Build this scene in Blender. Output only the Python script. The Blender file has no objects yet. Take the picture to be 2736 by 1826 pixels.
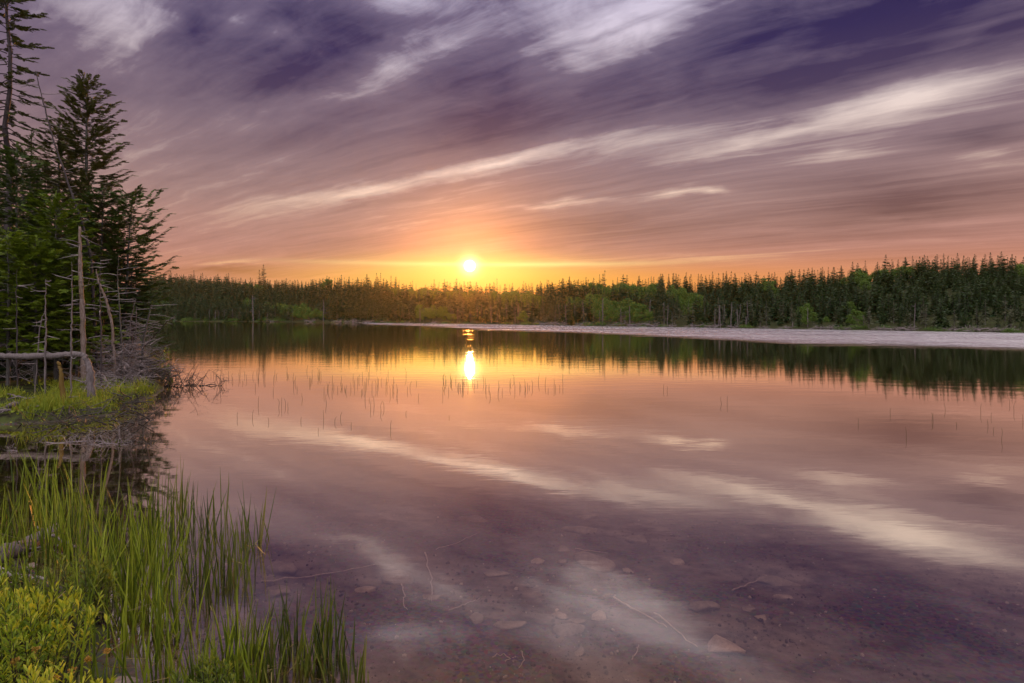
import bpy, math, random
import numpy as np
from mathutils import Vector, Matrix

# ------------------------------------------------------------------ frame
F = 1520.0          # focal length in photo pixels (photo is 2736 wide)
CX, HY = 1368.0, 848.0   # principal column, row of the true horizon
CAMH = 1.7
SC = bpy.context.scene
COL = SC.collection
SUN_AZ = math.atan2(1255 - CX, F)            # from +Y towards +X
SUN_EL = math.atan2(HY - 711, math.hypot(F, 1255 - CX))

def srgb(r, g, b):
    f = lambda c: (c / 12.92 if c <= 0.04045 else ((c + 0.055) / 1.055) ** 2.4)
    return (f(r / 255), f(g / 255), f(b / 255), 1.0)

cam_d = bpy.data.cameras.new('camera')
cam = bpy.data.objects.new('camera', cam_d)
COL.objects.link(cam)
cam.location = (0, 0, CAMH)
cam.rotation_euler = (math.radians(90), 0, 0)
cam_d.sensor_width = 36.0
cam_d.lens = 36.0 * F / 2736.0
cam_d.shift_y = -(913.0 - HY) / 2736.0
cam_d.clip_start = 0.05
cam_d.clip_end = 6000
SC.camera = cam
SC.view_settings.view_transform = 'Standard'
SC.view_settings.look = 'None'
SC.view_settings.exposure = 0.0
SC.view_settings.gamma = 1.0
SC.render.engine = 'CYCLES'
SC.cycles.use_denoising = True
SC.cycles.max_bounces = 8
SC.cycles.transparent_max_bounces = 16
SC.cycles.caustics_reflective = False
SC.cycles.caustics_refractive = False

# ------------------------------------------------------------------ node helper
class NT:
    def __init__(self, tree):
        self.t = tree
        tree.nodes.clear()
    def n(self, typ, **kw):
        nd = self.t.nodes.new(typ)
        for k, v in kw.items():
            setattr(nd, k, v)
        return nd
    def put(self, sock, v):
        if v is None:
            return
        if hasattr(v, 'is_linked') or isinstance(v, bpy.types.NodeSocket):
            self.t.links.new(v, sock)
        else:
            sock.default_value = v
    def m(self, op, a, b=None, c=None, clamp=False):
        nd = self.n('ShaderNodeMath', operation=op, use_clamp=clamp)
        for i, v in enumerate((a, b, c)):
            self.put(nd.inputs[i], v)
        return nd.outputs[0]
    def vm(self, op, a, b=None, out=0):
        nd = self.n('ShaderNodeVectorMath', operation=op)
        self.put(nd.inputs[0], a)
        if b is not None:
            self.put(nd.inputs[1], b)
        return nd.outputs[out]
    def comb(self, x, y, z):
        nd = self.n('ShaderNodeCombineXYZ')
        for i, v in enumerate((x, y, z)):
            self.put(nd.inputs[i], v)
        return nd.outputs[0]
    def sep(self, v):
        nd = self.n('ShaderNodeSeparateXYZ')
        self.put(nd.inputs[0], v)
        return nd.outputs
    def noise(self, vec, scale, detail=4, rough=0.55, dist=0.0, out='Fac'):
        nd = self.n('ShaderNodeTexNoise')
        self.put(nd.inputs['Vector'], vec)
        nd.inputs['Scale'].default_value = scale
        nd.inputs['Detail'].default_value = detail
        nd.inputs['Roughness'].default_value = rough
        nd.inputs['Distortion'].default_value = dist
        return nd.outputs[out]
    def ramp(self, fac, stops, interp='LINEAR'):
        nd = self.n('ShaderNodeValToRGB')
        nd.color_ramp.interpolation = interp
        e = nd.color_ramp.elements
        while len(e) > 1:
            e.remove(e[-1])
        for i, (p, c) in enumerate(stops):
            if not isinstance(c, (tuple, list)):
                c = (c, c, c, 1)
            el = e[0] if i == 0 else e.new(p)
            el.position = p
            el.color = c
        self.put(nd.inputs[0], fac)
        return nd.outputs[0]
    def mix(self, fac, a, b, blend='MIX'):
        nd = self.n('ShaderNodeMix', data_type='RGBA', blend_type=blend)
        self.put(nd.inputs[0], fac)
        self.put(nd.inputs[6], a)
        self.put(nd.inputs[7], b)
        return nd.outputs[2]
    def maprange(self, v, a, b, c, d, smooth=False):
        nd = self.n('ShaderNodeMapRange')
        nd.interpolation_type = 'SMOOTHSTEP' if smooth else 'LINEAR'
        for i, x in enumerate((v, a, b, c, d)):
            self.put(nd.inputs[i], x)
        return nd.outputs[0]

# ------------------------------------------------------------------ sky
def dirang(x, y):
    """Azimuth and elevation of a spot in the sky (from a spot in a 2349 px wide print of the view)."""
    X, Z = (x - 1174.5) / 1305.0, (728.0 - y) / 1305.0
    return math.atan(X), math.atan2(Z, math.hypot(1, X))

# cloud streaks: start, end, half width, brightness change (light > 0 > dark)
STREAKS = [
    (1120, 295, 1580, 125, 42, -.34), (1480, 150, 2500, -40, 60, -.52), (1900, 40, 2500, -20, 40, -.14),
    (1360, 120, 1660, 0, 40, .42), (1180, 70, 1620, -20, 80, .26), (1250, 205, 1420, 110, 34, .16),
    (1690, 172, 1990, 85, 26, .22), (2110, 122, 2345, 50, 17, .30),
    (1620, 232, 2080, 146, 17, -.26), (2050, 150, 2420, 55, 18, -.30),
    (1450, 384, 2010, 256, 13, .34), (1800, 290, 2440, 120, 46, .33), (1950, 262, 2300, 175, 20, .13),
    (960, 414, 1330, 330, 10, .42), (1200, 350, 1660, 245, 26, .14), (1300, 335, 1700, 300, 22, .12),
    (640, 474, 1000, 414, 9, .34), (420, 482, 700, 465, 16, .10),
    (440, 300, 640, 258, 22, .16), (600, 266, 850, 180, 24, .22), (800, 205, 960, 110, 26, .24), (900, 140, 1120, 60, 26, .20),
    (430, 235, 800, 130, 62, -.30), (640, 160, 900, 40, 48, -.22), (370, 20, 500, 120, 44, -.24), (480, 30, 760, 20, 30, -.06),
    (900, 240, 1200, 130, 50, -.28), (1000, 318, 1230, 262, 28, -.28), (1120, 180, 1190, 150, 30, -.16), (560, 330, 900, 270, 24, -.12), (1300, 420, 1700, 350, 18, -.12), (1650, 330, 1950, 240, 14, -.10), (1250, 300, 1600, 215, 16, -.12),
    (170, 90, 400, 10, 75, .13), (300, 20, 400, 0, 34, .10), (100, 40, 160, 200, 60, -.08), (490, 48, 580, 36, 12, .26), (600, 86, 690, 62, 11, .26), (780, 6, 1040, 2, 14, .34),
    (1500, 446, 1600, 434, 6, .30), (1590, 438, 1670, 440, 5, .30), (1130, 480, 1440, 456, 5, .26), (800, 536, 1060, 498, 5, .16),
    (1850, 363, 1990, 340, 11, .14), (2140, 374, 2400, 348, 13, .27), (2100, 326, 2420, 296, 16, -.34), (1750, 425, 2100, 415, 20, -.07),
    (1800, 492, 2420, 440, 42, -.40), (1100, 528, 1700, 500, 26, -.24), (1500, 548, 2050, 525, 14, -.14),
    (1620, 540, 2020, 520, 6, .16), (1980, 524, 2400, 500, 7, .20), (1900, 556, 2400, 545, 6, .12),
    (1090, 604, 1420, 604, 6, .30), (900, 614, 1090, 606, 4, .26), (1460, 600, 1760, 590, 6, .24), (1700, 575, 2100, 565, 6, .10),
    (360, 616, 690, 624, 9, -.40), (390, 606, 640, 600, 3.5, .30), (600, 560, 1000, 545, 22, -.08), (420, 545, 760, 520, 20, .03),
    (700, 360, 1000, 330, 30, -.06), (560, 380, 760, 365, 14, .10),
]

world = bpy.data.worlds.new('World')
SC.world = world
world.use_nodes = True
W = NT(world.node_tree)
gen = W.n('ShaderNodeTexCoord').outputs['Generated']
dx, dy, dz = W.sep(gen)
zup = W.m('MAXIMUM', dz, 0.0)
az = W.m('ARCTAN2', dx, dy)
el = W.m('ARCSINE', W.m('MINIMUM', zup, 1.0))
# the cloud deck seen in perspective: u along the wind streaks, v across them
den = W.m('ADD', zup, 0.035)
px_, py_ = W.m('DIVIDE', dx, den), W.m('DIVIDE', dy, den)
u = W.m('ADD', W.m('MULTIPLY', px_, -0.81), W.m('MULTIPLY', py_, 0.588))
v = W.m('ADD', W.m('MULTIPLY', px_, 0.588), W.m('MULTIPLY', py_, 0.81))
deck = W.comb(W.m('MULTIPLY', u, 0.35), W.m('MULTIPLY', v, 2.2), 0.0)
warp = W.noise(W.comb(u, v, 3.0), 0.9, 4, 0.55, out='Color')
deckw = W.vm('ADD', deck, W.vm('MULTIPLY', W.vm('SUBTRACT', warp, (.5, .5, .5)), (0.9, 1.3, 0)))
n_wide = W.noise(deckw, 0.8, 3, 0.5)
n_mid = W.noise(deckw, 2.2, 6, 0.6)
deck2 = W.vm('ADD', W.comb(W.m('MULTIPLY', u, 0.9), W.m('MULTIPLY', v, 4.2), 1.7), W.vm('MULTIPLY', W.vm('SUBTRACT', warp, (.5, .5, .5)), (1.1, 1.2, 0)))
n_fine = W.noise(deck2, 2.0, 8, 0.62, 0.3)
puff = W.noise(W.comb(W.m('MULTIPLY', u, 1.6), W.m('MULTIPLY', v, 2.2), 5.0), 2.4, 8, 0.6, 0.6)
# streak field in azimuth / elevation, edges frayed by noise
fray = W.noise(W.comb(W.m('MULTIPLY', az, 9.0), W.m('MULTIPLY', el, 26.0), 0.0), 1.0, 6, 0.62, out='Color')
fr2 = W.vm('MULTIPLY', W.vm('SUBTRACT', fray, (.5, .5, .5)), (0.055, 0.024, 0))
ae = W.vm('ADD', W.comb(az, el, 0.0), fr2)
field = None
for (x0, y0, x1, y1, hw, amp) in STREAKS:
    a0, e0 = dirang(x0, y0)
    a1, e1 = dirang(x1, y1)
    L = math.hypot(a1 - a0, e1 - e0) * 0.5 * 2.1
    mp = W.n('ShaderNodeMapping', vector_type='TEXTURE')
    W.put(mp.inputs['Vector'], ae)
    mp.inputs['Location'].default_value = ((a0 + a1) / 2, (e0 + e1) / 2, 0)
    mp.inputs['Rotation'].default_value = (0, 0, math.atan2(e1 - e0, a1 - a0))
    mp.inputs['Scale'].default_value = (L, hw * 3.3 / 1305.0, 1)
    gr = W.n('ShaderNodeTexGradient', gradient_type='QUADRATIC_SPHERE')
    W.put(gr.inputs['Vector'], mp.outputs[0])
    field = W.m('MULTIPLY_ADD', gr.outputs['Fac'], amp * 1.1, field if field is not None else 0.0)
c = lambda s, k: W.m('MULTIPLY', W.m('SUBTRACT', s, 0.5), k)
hi = W.maprange(el, 0.10, 0.40, 0.25, 1.0)       # structure is finer overhead
b = W.m('ADD', field, 0.47)
b = W.m('ADD', b, c(n_wide, 0.30))
b = W.m('ADD', b, c(n_mid, 0.34))
b = W.m('ADD', b, W.m('MULTIPLY', c(n_fine, 0.50), hi))
lines = W.noise(W.vm('ADD', W.comb(W.m('MULTIPLY', u, 0.22), W.m('MULTIPLY', v, 5.5), 4.1), W.vm('MULTIPLY', W.vm('SUBTRACT', warp, (.5, .5, .5)), (.5, 1.0, 0))), 1.6, 7, 0.62)
b = W.m('ADD', b, c(lines, 0.30))
b = W.m('ADD', b, W.m('MULTIPLY', c(puff, 0.62), W.maprange(el, 0.26, 0.44, 0.0, 1.0)))
b = W.m('ADD', W.m('MULTIPLY', W.m('SUBTRACT', b, 0.47), 1.18), 0.455)
et = W.m('DIVIDE', el, math.radians(40.0))
D = lambda deg: deg / 40.0
mid = W.ramp(et, [(0, srgb(205, 140, 118)), (D(4), srgb(200, 139, 122)), (D(6), srgb(190, 138, 126)), (D(8.5), srgb(182, 138, 128)), (D(11), srgb(167, 133, 129)),
                  (D(14), srgb(152, 125, 129)), (D(18), srgb(132, 112, 126)), (D(24), srgb(114, 100, 125)), (D(29), srgb(114, 102, 132)), (D(34), srgb(136, 112, 120)), (1, srgb(160, 140, 150))])
dark = W.ramp(et, [(0, srgb(165, 100, 80)), (D(4), srgb(150, 98, 84)), (D(8), srgb(128, 92, 86)), (D(14), srgb(100, 78, 90)), (D(18), srgb(82, 66, 92)),
                   (D(24), srgb(52, 42, 86)), (D(29), srgb(36, 28, 78)), (D(33), srgb(80, 58, 78)), (1, srgb(96, 76, 96))])
light = W.ramp(et, [(0, srgb(255, 200, 130)), (D(4), srgb(255, 205, 145)), (D(8), srgb(255, 214, 180)), (D(14), srgb(250, 224, 210)), (D(18), srgb(236, 216, 210)),
                    (D(24), srgb(220, 206, 218)), (D(29), srgb(212, 202, 224)), (D(34), srgb(190, 165, 168)), (1, srgb(210, 190, 195))])
cloud = W.mix(W.m('MULTIPLY', b, 2.0, clamp=True), dark, mid)
cloud = W.mix(W.m('SUBTRACT', W.m('MULTIPLY', b, 2.0), 1.0, clamp=True), cloud, light)
# unseen sky overhead and behind the viewer, made brighter to light the scene
over = W.maprange(el, math.radians(34), math.radians(52), 0.0, 1.0, True)
back = W.maprange(dy, 0.15, -0.5, 0.0, 1.0, True)
ob = W.m('MAXIMUM', over, back)
fill_sky = W.mix(n_mid, (1.3, 1.24, 1.36, 1), (2.0, 1.9, 1.86, 1))
cloud = W.mix(ob, cloud, fill_sky)
# warm light around the sun
sx, sy = SUN_AZ, SUN_EL
def glow(wa, we, off=0.0, side=0.0):
    a_ = W.m('DIVIDE', W.m('SUBTRACT', az, sx + math.radians(side)), math.radians(wa))
    e_ = W.m('DIVIDE', W.m('SUBTRACT', el, sy + math.radians(off)), math.radians(we))
    r2 = W.m('ADD', W.m('MULTIPLY', a_, a_), W.m('MULTIPLY', e_, e_))
    return W.m('POWER', math.e, W.m('MULTIPLY', r2, -1.0))
cloud = W.mix(W.m('MULTIPLY', glow(30, 2.3, -2.2, 14), 0.74), cloud, srgb(255, 158, 62))
cloud = W.mix(W.m('MULTIPLY', glow(16, 1.8, -1.5), 0.84), cloud, srgb(255, 190, 72))
cloud = W.mix(W.m('MULTIPLY', glow(8, 1.3, -0.2), 0.70), cloud, srgb(255, 232, 120))
cloud = W.mix(W.m('MULTIPLY', glow(3.5, 3.5), 0.15), cloud, srgb(255, 205, 150))
cloud = W.mix(W.m('MULTIPLY', glow(13, 0.22, 0.15, 2), 0.75), cloud, srgb(255, 240, 160))
sdir = (math.sin(SUN_AZ) * math.cos(SUN_EL), math.cos(SUN_AZ) * math.cos(SUN_EL), math.sin(SUN_EL))
cosd = W.vm('DOT_PRODUCT', gen, sdir, out=1)
ang = W.m('ARCCOSINE', W.m('MINIMUM', cosd, 1.0))
halo = W.m('POWER', math.e, W.m('MULTIPLY', W.m('POWER', W.m('DIVIDE', ang, math.radians(0.85)), 2.0), -1.0))
disk = W.maprange(ang, math.radians(0.22), math.radians(0.62), 1.0, 0.0, True)
addc = W.mix(1.0, cloud, W.vm('MULTIPLY', W.comb(halo, halo, halo), (2.2, 1.7, 0.7)), 'ADD')
addc = W.mix(1.0, addc, W.vm('MULTIPLY', W.comb(disk, disk, disk), (30.0, 24.0, 13.0)), 'ADD')
nish = W.n('ShaderNodeTexSky', sky_type='NISHITA', sun_disc=False)
nish.sun_elevation = SUN_EL
nish.sun_rotation = SUN_AZ
nish.dust_density = 2.0
bg_cloud = W.n('ShaderNodeBackground')
W.put(bg_cloud.inputs['Color'], addc)
bg_cloud.inputs['Strength'].default_value = 1.0
bg_air = W.n('ShaderNodeBackground')
W.put(bg_air.inputs['Color'], nish.outputs[0])
bg_air.inputs['Strength'].default_value = 0.05
mx = W.n('ShaderNodeMixShader')
mx.inputs[0].default_value = 0.97                # cloud cover
W.t.links.new(bg_air.outputs[0], mx.inputs[1])
W.t.links.new(bg_cloud.outputs[0], mx.inputs[2])
wo = W.n('ShaderNodeOutputWorld')
W.t.links.new(mx.outputs[0], wo.inputs['Surface'])
world.cycles.sampling_method = 'MANUAL'
world.cycles.sample_map_resolution = 1024

sun_d = bpy.data.lights.new('sun', 'SUN')
sun_d.energy = 3.0
sun_d.color = (1.0, 0.37, 0.065)
sun_d.angle = math.radians(0.5)
sun = bpy.data.objects.new('sun', sun_d)
COL.objects.link(sun)
sun.rotation_euler = Vector(sdir).to_track_quat('Z', 'Y').to_euler()

# ------------------------------------------------------------------ mesh helpers
R = np.random.default_rng(7)

class MB:
    """Collects vertices and faces (triangles and quads) for one mesh."""
    def __init__(self):
        self.v, self.f, self.n = [], [], 0
    def add(self, V, Fc, mat=0):
        V = np.asarray(V, float).reshape(-1, 3)
        Fc = np.asarray(Fc, int)
        if len(V) and len(Fc):
            self.v.append(V)
            self.f.append((Fc + self.n, mat))
            self.n += len(V)
    def mesh(self, name, mats, smooth=False):
        me = bpy.data.meshes.new(name)
        V = np.concatenate(self.v).astype(np.float32)
        me.vertices.add(len(V))
        me.vertices.foreach_set('co', V.ravel())
        loops = np.concatenate([f.ravel() for f, _ in self.f]).astype(np.int32)
        tot = np.concatenate([np.full(len(f), f.shape[1]) for f, _ in self.f]).astype(np.int32)
        mi = np.concatenate([np.full(len(f), m) for f, m in self.f]).astype(np.int32)
        me.loops.add(len(loops))
        me.loops.foreach_set('vertex_index', loops)
        me.polygons.add(len(tot))
        me.polygons.foreach_set('loop_start', np.concatenate([[0], np.cumsum(tot)[:-1]]).astype(np.int32))
        me.polygons.foreach_set('loop_total', tot)
        me.polygons.foreach_set('material_index', mi)
        me.polygons.foreach_set('use_smooth', np.full(len(tot), smooth))
        for m in (mats if isinstance(mats, (list, tuple)) else [mats]):
            me.materials.append(m)
        me.update(calc_edges=True)
        return me

def obj(name, me, parent=None, loc=(0, 0, 0), rz=0.0, s=1.0):
    o = bpy.data.objects.new(name, me)
    COL.objects.link(o)
    o.location = loc
    o.rotation_euler = (0, 0, rz)
    o.scale = (s, s, s) if not isinstance(s, (tuple, list)) else s
    if parent is not None:
        o.parent = parent
    return o

def tag(o, label=None, cat=None, group=None, kind=None):
    for k, x in (('label', label), ('category', cat), ('group', group), ('kind', kind)):
        if x:
            o[k] = x
    return o

def thing(name, label, cat, loc=(0, 0, 0), rz=0.0, group=None):
    return tag(obj(name, None, None, loc, rz), label, cat, group)

def dup(root, loc, rz=0.0, s=1.0, label=None, group=None):
    r = root.copy()
    COL.objects.link(r)
    r.location, r.rotation_euler = loc, (0, 0, rz)
    r.scale = (s, s, s) if not isinstance(s, (tuple, list)) else s
    if label: r['label'] = label
    if group: r['group'] = group
    for ch in list(root.children):
        k = ch.copy()
        COL.objects.link(k)
        k.parent = r
    return r

def norm(a):
    a = np.asarray(a, float)
    return a / np.maximum(np.linalg.norm(a, axis=-1, keepdims=True), 1e-9)

def tube(pts, rad, sides=6, cap=True):
    """A tapered tube along pts; returns vertices and quads."""
    P = np.asarray(pts, float)
    n = len(P)
    rad = np.broadcast_to(np.asarray(rad, float), (n,))
    T = norm(np.gradient(P, axis=0))
    ref = np.array([0.0, 0, 1]) if abs(T[:, 2]).mean() < 0.8 else np.array([0.0, 1, 0])
    A = norm(np.cross(T, ref))
    B = np.cross(T, A)
    th = np.arange(sides) * 2 * np.pi / sides
    V = P[:, None] + rad[:, None, None] * (np.cos(th)[None, :, None] * A[:, None] + np.sin(th)[None, :, None] * B[:, None])
    i, j = np.meshgrid(np.arange(n - 1), np.arange(sides), indexing='ij')
    a, b2 = i * sides + j, i * sides + (j + 1) % sides
    Fq = np.stack([a, b2, b2 + sides, a + sides], -1).reshape(-1, 4)
    V = V.reshape(-1, 3)
    if cap and sides > 3:
        V = np.concatenate([V, P[:1], P[-1:]])
        c0, c1, o_ = n * sides, n * sides + 1, (n - 1) * sides
        ca = [[c0, (k + 1) % sides, k, k] for k in range(sides)]
        cb = [[c1, o_ + k, o_ + (k + 1) % sides, o_ + k] for k in range(sides)]
        tri = np.array([[q[0], q[1], q[2]] for q in ca + cb])
        return V, Fq, tri
    return V, Fq, None

def add_tube(mb, pts, rad, sides=6, mat=0, cap=True):
    V, Fq, tri = tube(pts, rad, sides, cap)
    base = mb.n
    mb.add(V, Fq, mat)
    if tri is not None:
        mb.f.append((tri + base, mat))

def smooth_path(pts, n, wob=0.0, rng=R):
    P = np.asarray(pts, float)
    t = np.linspace(0, len(P) - 1, n)
    out = np.stack([np.interp(t, np.arange(len(P)), P[:, k]) for k in range(3)], 1)
    for _ in range(2):
        out[1:-1] = (out[:-2] + 2 * out[1:-1] + out[2:]) / 4
    if wob:
        out[1:-1] += rng.normal(0, wob, (n - 2, 3))
    return out

def inst(V, Fc, M, T):
    """Template V,F repeated with matrices M (k,3,3; columns = axes) and offsets T (k,3)."""
    k = len(T)
    W_ = np.einsum('kij,vj->kvi', M, V) + T[:, None]
    Fo = Fc[None] + (np.arange(k) * len(V))[:, None, None]
    return W_.reshape(-1, 3), Fo.reshape(-1, Fc.shape[1])

def frames(xdir, zref, scale):
    X = norm(xdir)
    Y = norm(np.cross(zref, X))
    Z = np.cross(X, Y)
    return np.stack([X, Y, Z], -1) * np.asarray(scale)[:, None, None]

def at(px, py, d):
    """Point at distance d (metres along the view axis) seen at a spot of the 2736 px photo."""
    return np.array([(px - CX) / F * d, d, CAMH - (py - HY) / F * d])

def on(px, py, z=0.0):
    """Point on the level z seen at a spot of the photo."""
    d = (CAMH - z) * F / (py - HY)
    return np.array([(px - CX) / F * d, d, z])

# ------------------------------------------------------------------ materials
def material(name):
    m = bpy.data.materials.new(name)
    m.use_nodes = True
    return m, NT(m.node_tree)

def finish(N, shader, disp=None):
    o = N.n('ShaderNodeOutputMaterial')
    N.t.links.new(shader, o.inputs['Surface'])
    if disp is not None:
        N.t.links.new(disp, o.inputs['Displacement'])

def leaf_mat(name, cols, trans=0.35, rough=0.5, spec=0.25, noise_scale=1.5, vary=0.35):
    """Foliage: every leaf or spray has its own shade out of cols; part of the light goes through it."""
    m, N = material(name)
    isl = N.n('ShaderNodeNewGeometry').outputs['Random Per Island']
    rnd = N.n('ShaderNodeObjectInfo').outputs['Random']
    pos = N.n('ShaderNodeTexCoord').outputs['Object']
    nz = N.noise(pos, noise_scale, 3, 0.5)
    f = N.m('ADD', N.m('MULTIPLY', isl, 1 - vary), N.m('MULTIPLY', N.m('ADD', N.m('SUBTRACT', nz, 0.5), 0.25), vary * 2), clamp=True)
    f = N.m('ADD', N.m('MULTIPLY', f, 0.8), N.m('MULTIPLY', rnd, 0.2), clamp=True)
    st = [(i / (len(cols) - 1), c_) for i, c_ in enumerate(cols)]
    col = N.ramp(f, st)
    p = N.n('ShaderNodeBsdfPrincipled')
    N.put(p.inputs['Base Color'], col)
    p.inputs['Roughness'].default_value = rough
    p.inputs['Specular IOR Level'].default_value = spec
    tr = N.n('ShaderNodeBsdfTranslucent')
    N.put(tr.inputs['Color'], N.mix(1.0, col, (1.25, 1.15, 0.55, 1), 'MULTIPLY'))
    mx_ = N.n('ShaderNodeMixShader')
    mx_.inputs[0].default_value = trans
    N.t.links.new(p.outputs[0], mx_.inputs[1])
    N.t.links.new(tr.outputs[0], mx_.inputs[2])
    finish(N, mx_.outputs[0])
    return m

def wood_mat(name, c0, c1, stretch=(6, 6, 1.2), scale=6, rough=0.8, bump=0.5, lichen=None):
    m, N = material(name)
    pos = N.n('ShaderNodeTexCoord').outputs['Object']
    sv = N.vm('MULTIPLY', pos, stretch)
    n1 = N.noise(sv, scale, 6, 0.65, 0.4)
    n2 = N.noise(pos, 1.7, 4, 0.6)
    col = N.mix(N.maprange(n1, 0.3, 0.7, 0, 1), c0, c1)
    if lichen:
        col = N.mix(N.maprange(n2, 0.52, 0.66, 0, 0.8), col, lichen)
    p = N.n('ShaderNodeBsdfPrincipled')
    N.put(p.inputs['Base Color'], col)
    p.inputs['Roughness'].default_value = rough
    p.inputs['Specular IOR Level'].default_value = 0.3
    bp = N.n('ShaderNodeBump')
    bp.inputs['Strength'].default_value = bump
    bp.inputs['Distance'].default_value = 0.02
    N.put(bp.inputs['Height'], n1)
    N.t.links.new(bp.outputs[0], p.inputs['Normal'])
    finish(N, p.outputs[0])
    return m

rgb = lambda r, g, b_: (r, g, b_, 1)
M_SPRUCE = leaf_mat('dark spruce needles', [rgb(0.0233, 0.0472, 0.0153), rgb(0.0454, 0.0828, 0.0198), rgb(0.0783, 0.1165, 0.0234), rgb(0.1217, 0.1493, 0.0324)], .2)
M_DEEPSHADE = leaf_mat('inner needles with painted shade', [rgb(.008, .018, .006), rgb(.016, .032, .009), rgb(.03, .05, .012)], .1)  # needle colour darkened to paint in the deep shade inside the wood
M_FIR = leaf_mat('bright fir needles', [rgb(0.0475, 0.0845, 0.0110), rgb(0.0950, 0.1491, 0.0127), rgb(0.1583, 0.2129, 0.0168), rgb(0.2534, 0.2714, 0.0278)], .25)
M_DULL = leaf_mat('dull spruce needles', [rgb(0.0324, 0.0481, 0.0168), rgb(0.0621, 0.0806, 0.0216), rgb(0.1040, 0.1079, 0.0312), rgb(0.1485, 0.1144, 0.0420)], .2)
M_FARCON = leaf_mat('far spruce needles', [rgb(0.0122, 0.0277, 0.0095), rgb(0.0220, 0.0461, 0.0129), rgb(0.0386, 0.0655, 0.0163), rgb(0.0600, 0.0768, 0.0211)], .2, vary=.2)
M_FARDRY = leaf_mat('far thin spruce needles', [rgb(.04, .05, .03), rgb(.06, .07, .035), rgb(.09, .09, .05), rgb(.11, .10, .06)], .15, vary=.2)
M_FARLEAF = leaf_mat('far birch leaves', [rgb(0.0343, 0.0752, 0.0103), rgb(0.0583, 0.1105, 0.0142), rgb(0.0873, 0.1458, 0.0190), rgb(0.1168, 0.1679, 0.0261)], .25, vary=.2)
M_SHORE = leaf_mat('shore shrub leaves', [rgb(.04, .09, .018), rgb(.07, .13, .025), rgb(.11, .17, .03), rgb(.15, .18, .05)], .25)
M_BARK = wood_mat('dark spruce bark', rgb(.035, .028, .028), rgb(.10, .085, .08), lichen=rgb(.16, .17, .12))
M_DARKBARK = wood_mat('purplish dark bark', rgb(.022, .015, .018), rgb(.07, .05, .055))
M_PALE = wood_mat('pale flaking bark', rgb(0.1024, 0.0593, 0.0456), rgb(0.2688, 0.2016, 0.1824), lichen=rgb(0.1280, 0.0771, 0.0365))
M_GREY = wood_mat('weathered grey wood', rgb(0.0744, 0.0547, 0.0565), rgb(0.1885, 0.1505, 0.1555), scale=9)
M_TWIG = wood_mat('dead grey twigs', rgb(0.1040, 0.0760, 0.0779), rgb(0.2880, 0.2320, 0.2378), scale=5, bump=.2)
M_DKTWIG = wood_mat('dark wet twigs', rgb(.02, .014, .012), rgb(.06, .042, .035), scale=5, bump=.2, rough=.45)
M_REED = leaf_mat('reed stems', [rgb(0.0269, 0.0442, 0.0060), rgb(0.0857, 0.1198, 0.0100), rgb(0.1960, 0.2394, 0.0160), rgb(0.3063, 0.3402, 0.0300), rgb(0.4410, 0.3150, 0.0600)], .22, vary=.25, rough=.4)
M_DARKREED = leaf_mat('dark standing reeds', [rgb(.016, .024, .005), rgb(.04, .055, .008), rgb(.09, .11, .012), rgb(.15, .16, .022), rgb(.24, .16, .05)], .18, vary=.25, rough=.4)
M_DRYREED = leaf_mat('dry bent reeds', [rgb(.10, .08, .02), rgb(.18, .14, .04), rgb(.28, .21, .08)], .2)
M_THINREED = leaf_mat('thin brown reed stems', [rgb(.05, .04, .015), rgb(.09, .06, .02), rgb(.12, .08, .03)], .15)
M_GALE = leaf_mat('bright yellow green leaves', [rgb(.05, .10, .012), rgb(.15, .22, .02), rgb(.28, .34, .03), rgb(.42, .42, .045), rgb(.48, .40, .06)], .35, vary=.3, rough=.4)
M_GALE2 = leaf_mat('mid green leaves', [rgb(.05, .085, .012), rgb(.10, .145, .018), rgb(.17, .21, .03), rgb(.24, .22, .04)], .35, vary=.3, rough=.4)
M_GRASS = leaf_mat('bank grass', [rgb(0.100, 0.149, 0.013), rgb(0.175, 0.230, 0.018), rgb(0.275, 0.287, 0.024), rgb(0.375, 0.276, 0.033)], .3, vary=.5, noise_scale=1.0)
M_MOSS = leaf_mat('orange moss', [rgb(0.0900, 0.0546, 0.0100), rgb(0.1350, 0.0798, 0.0150), rgb(0.1620, 0.0924, 0.0200)], .1)
M_SEED = leaf_mat('rusty seed heads', [rgb(.20, .10, .02), rgb(.32, .18, .03), rgb(.38, .24, .05)], .2)
M_LICHEN = leaf_mat('hanging lichen', [rgb(.16, .15, .07), rgb(.24, .20, .09), rgb(.28, .24, .13)], .3)

# ------------------------------------------------------------------ terrain
def seg_dist(X, Y, poly):
    """Signed distance to a closed polygon, positive inside."""
    P = np.asarray(poly, float)
    Q = np.roll(P, -1, axis=0)
    best = np.full(X.shape, 1e9)
    inside = np.zeros(X.shape, bool)
    for (x0, y0), (x1, y1) in zip(P, Q):
        ex, ey = x1 - x0, y1 - y0
        t = np.clip(((X - x0) * ex + (Y - y0) * ey) / (ex * ex + ey * ey), 0, 1)
        best = np.minimum(best, np.hypot(X - x0 - t * ex, Y - y0 - t * ey))
        cr = ((y0 > Y) != (y1 > Y)) & (X < (x1 - x0) * (Y - y0) / (y1 - y0 + 1e-12) + x0)
        inside ^= cr
    return np.where(inside, best, -best)

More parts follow.
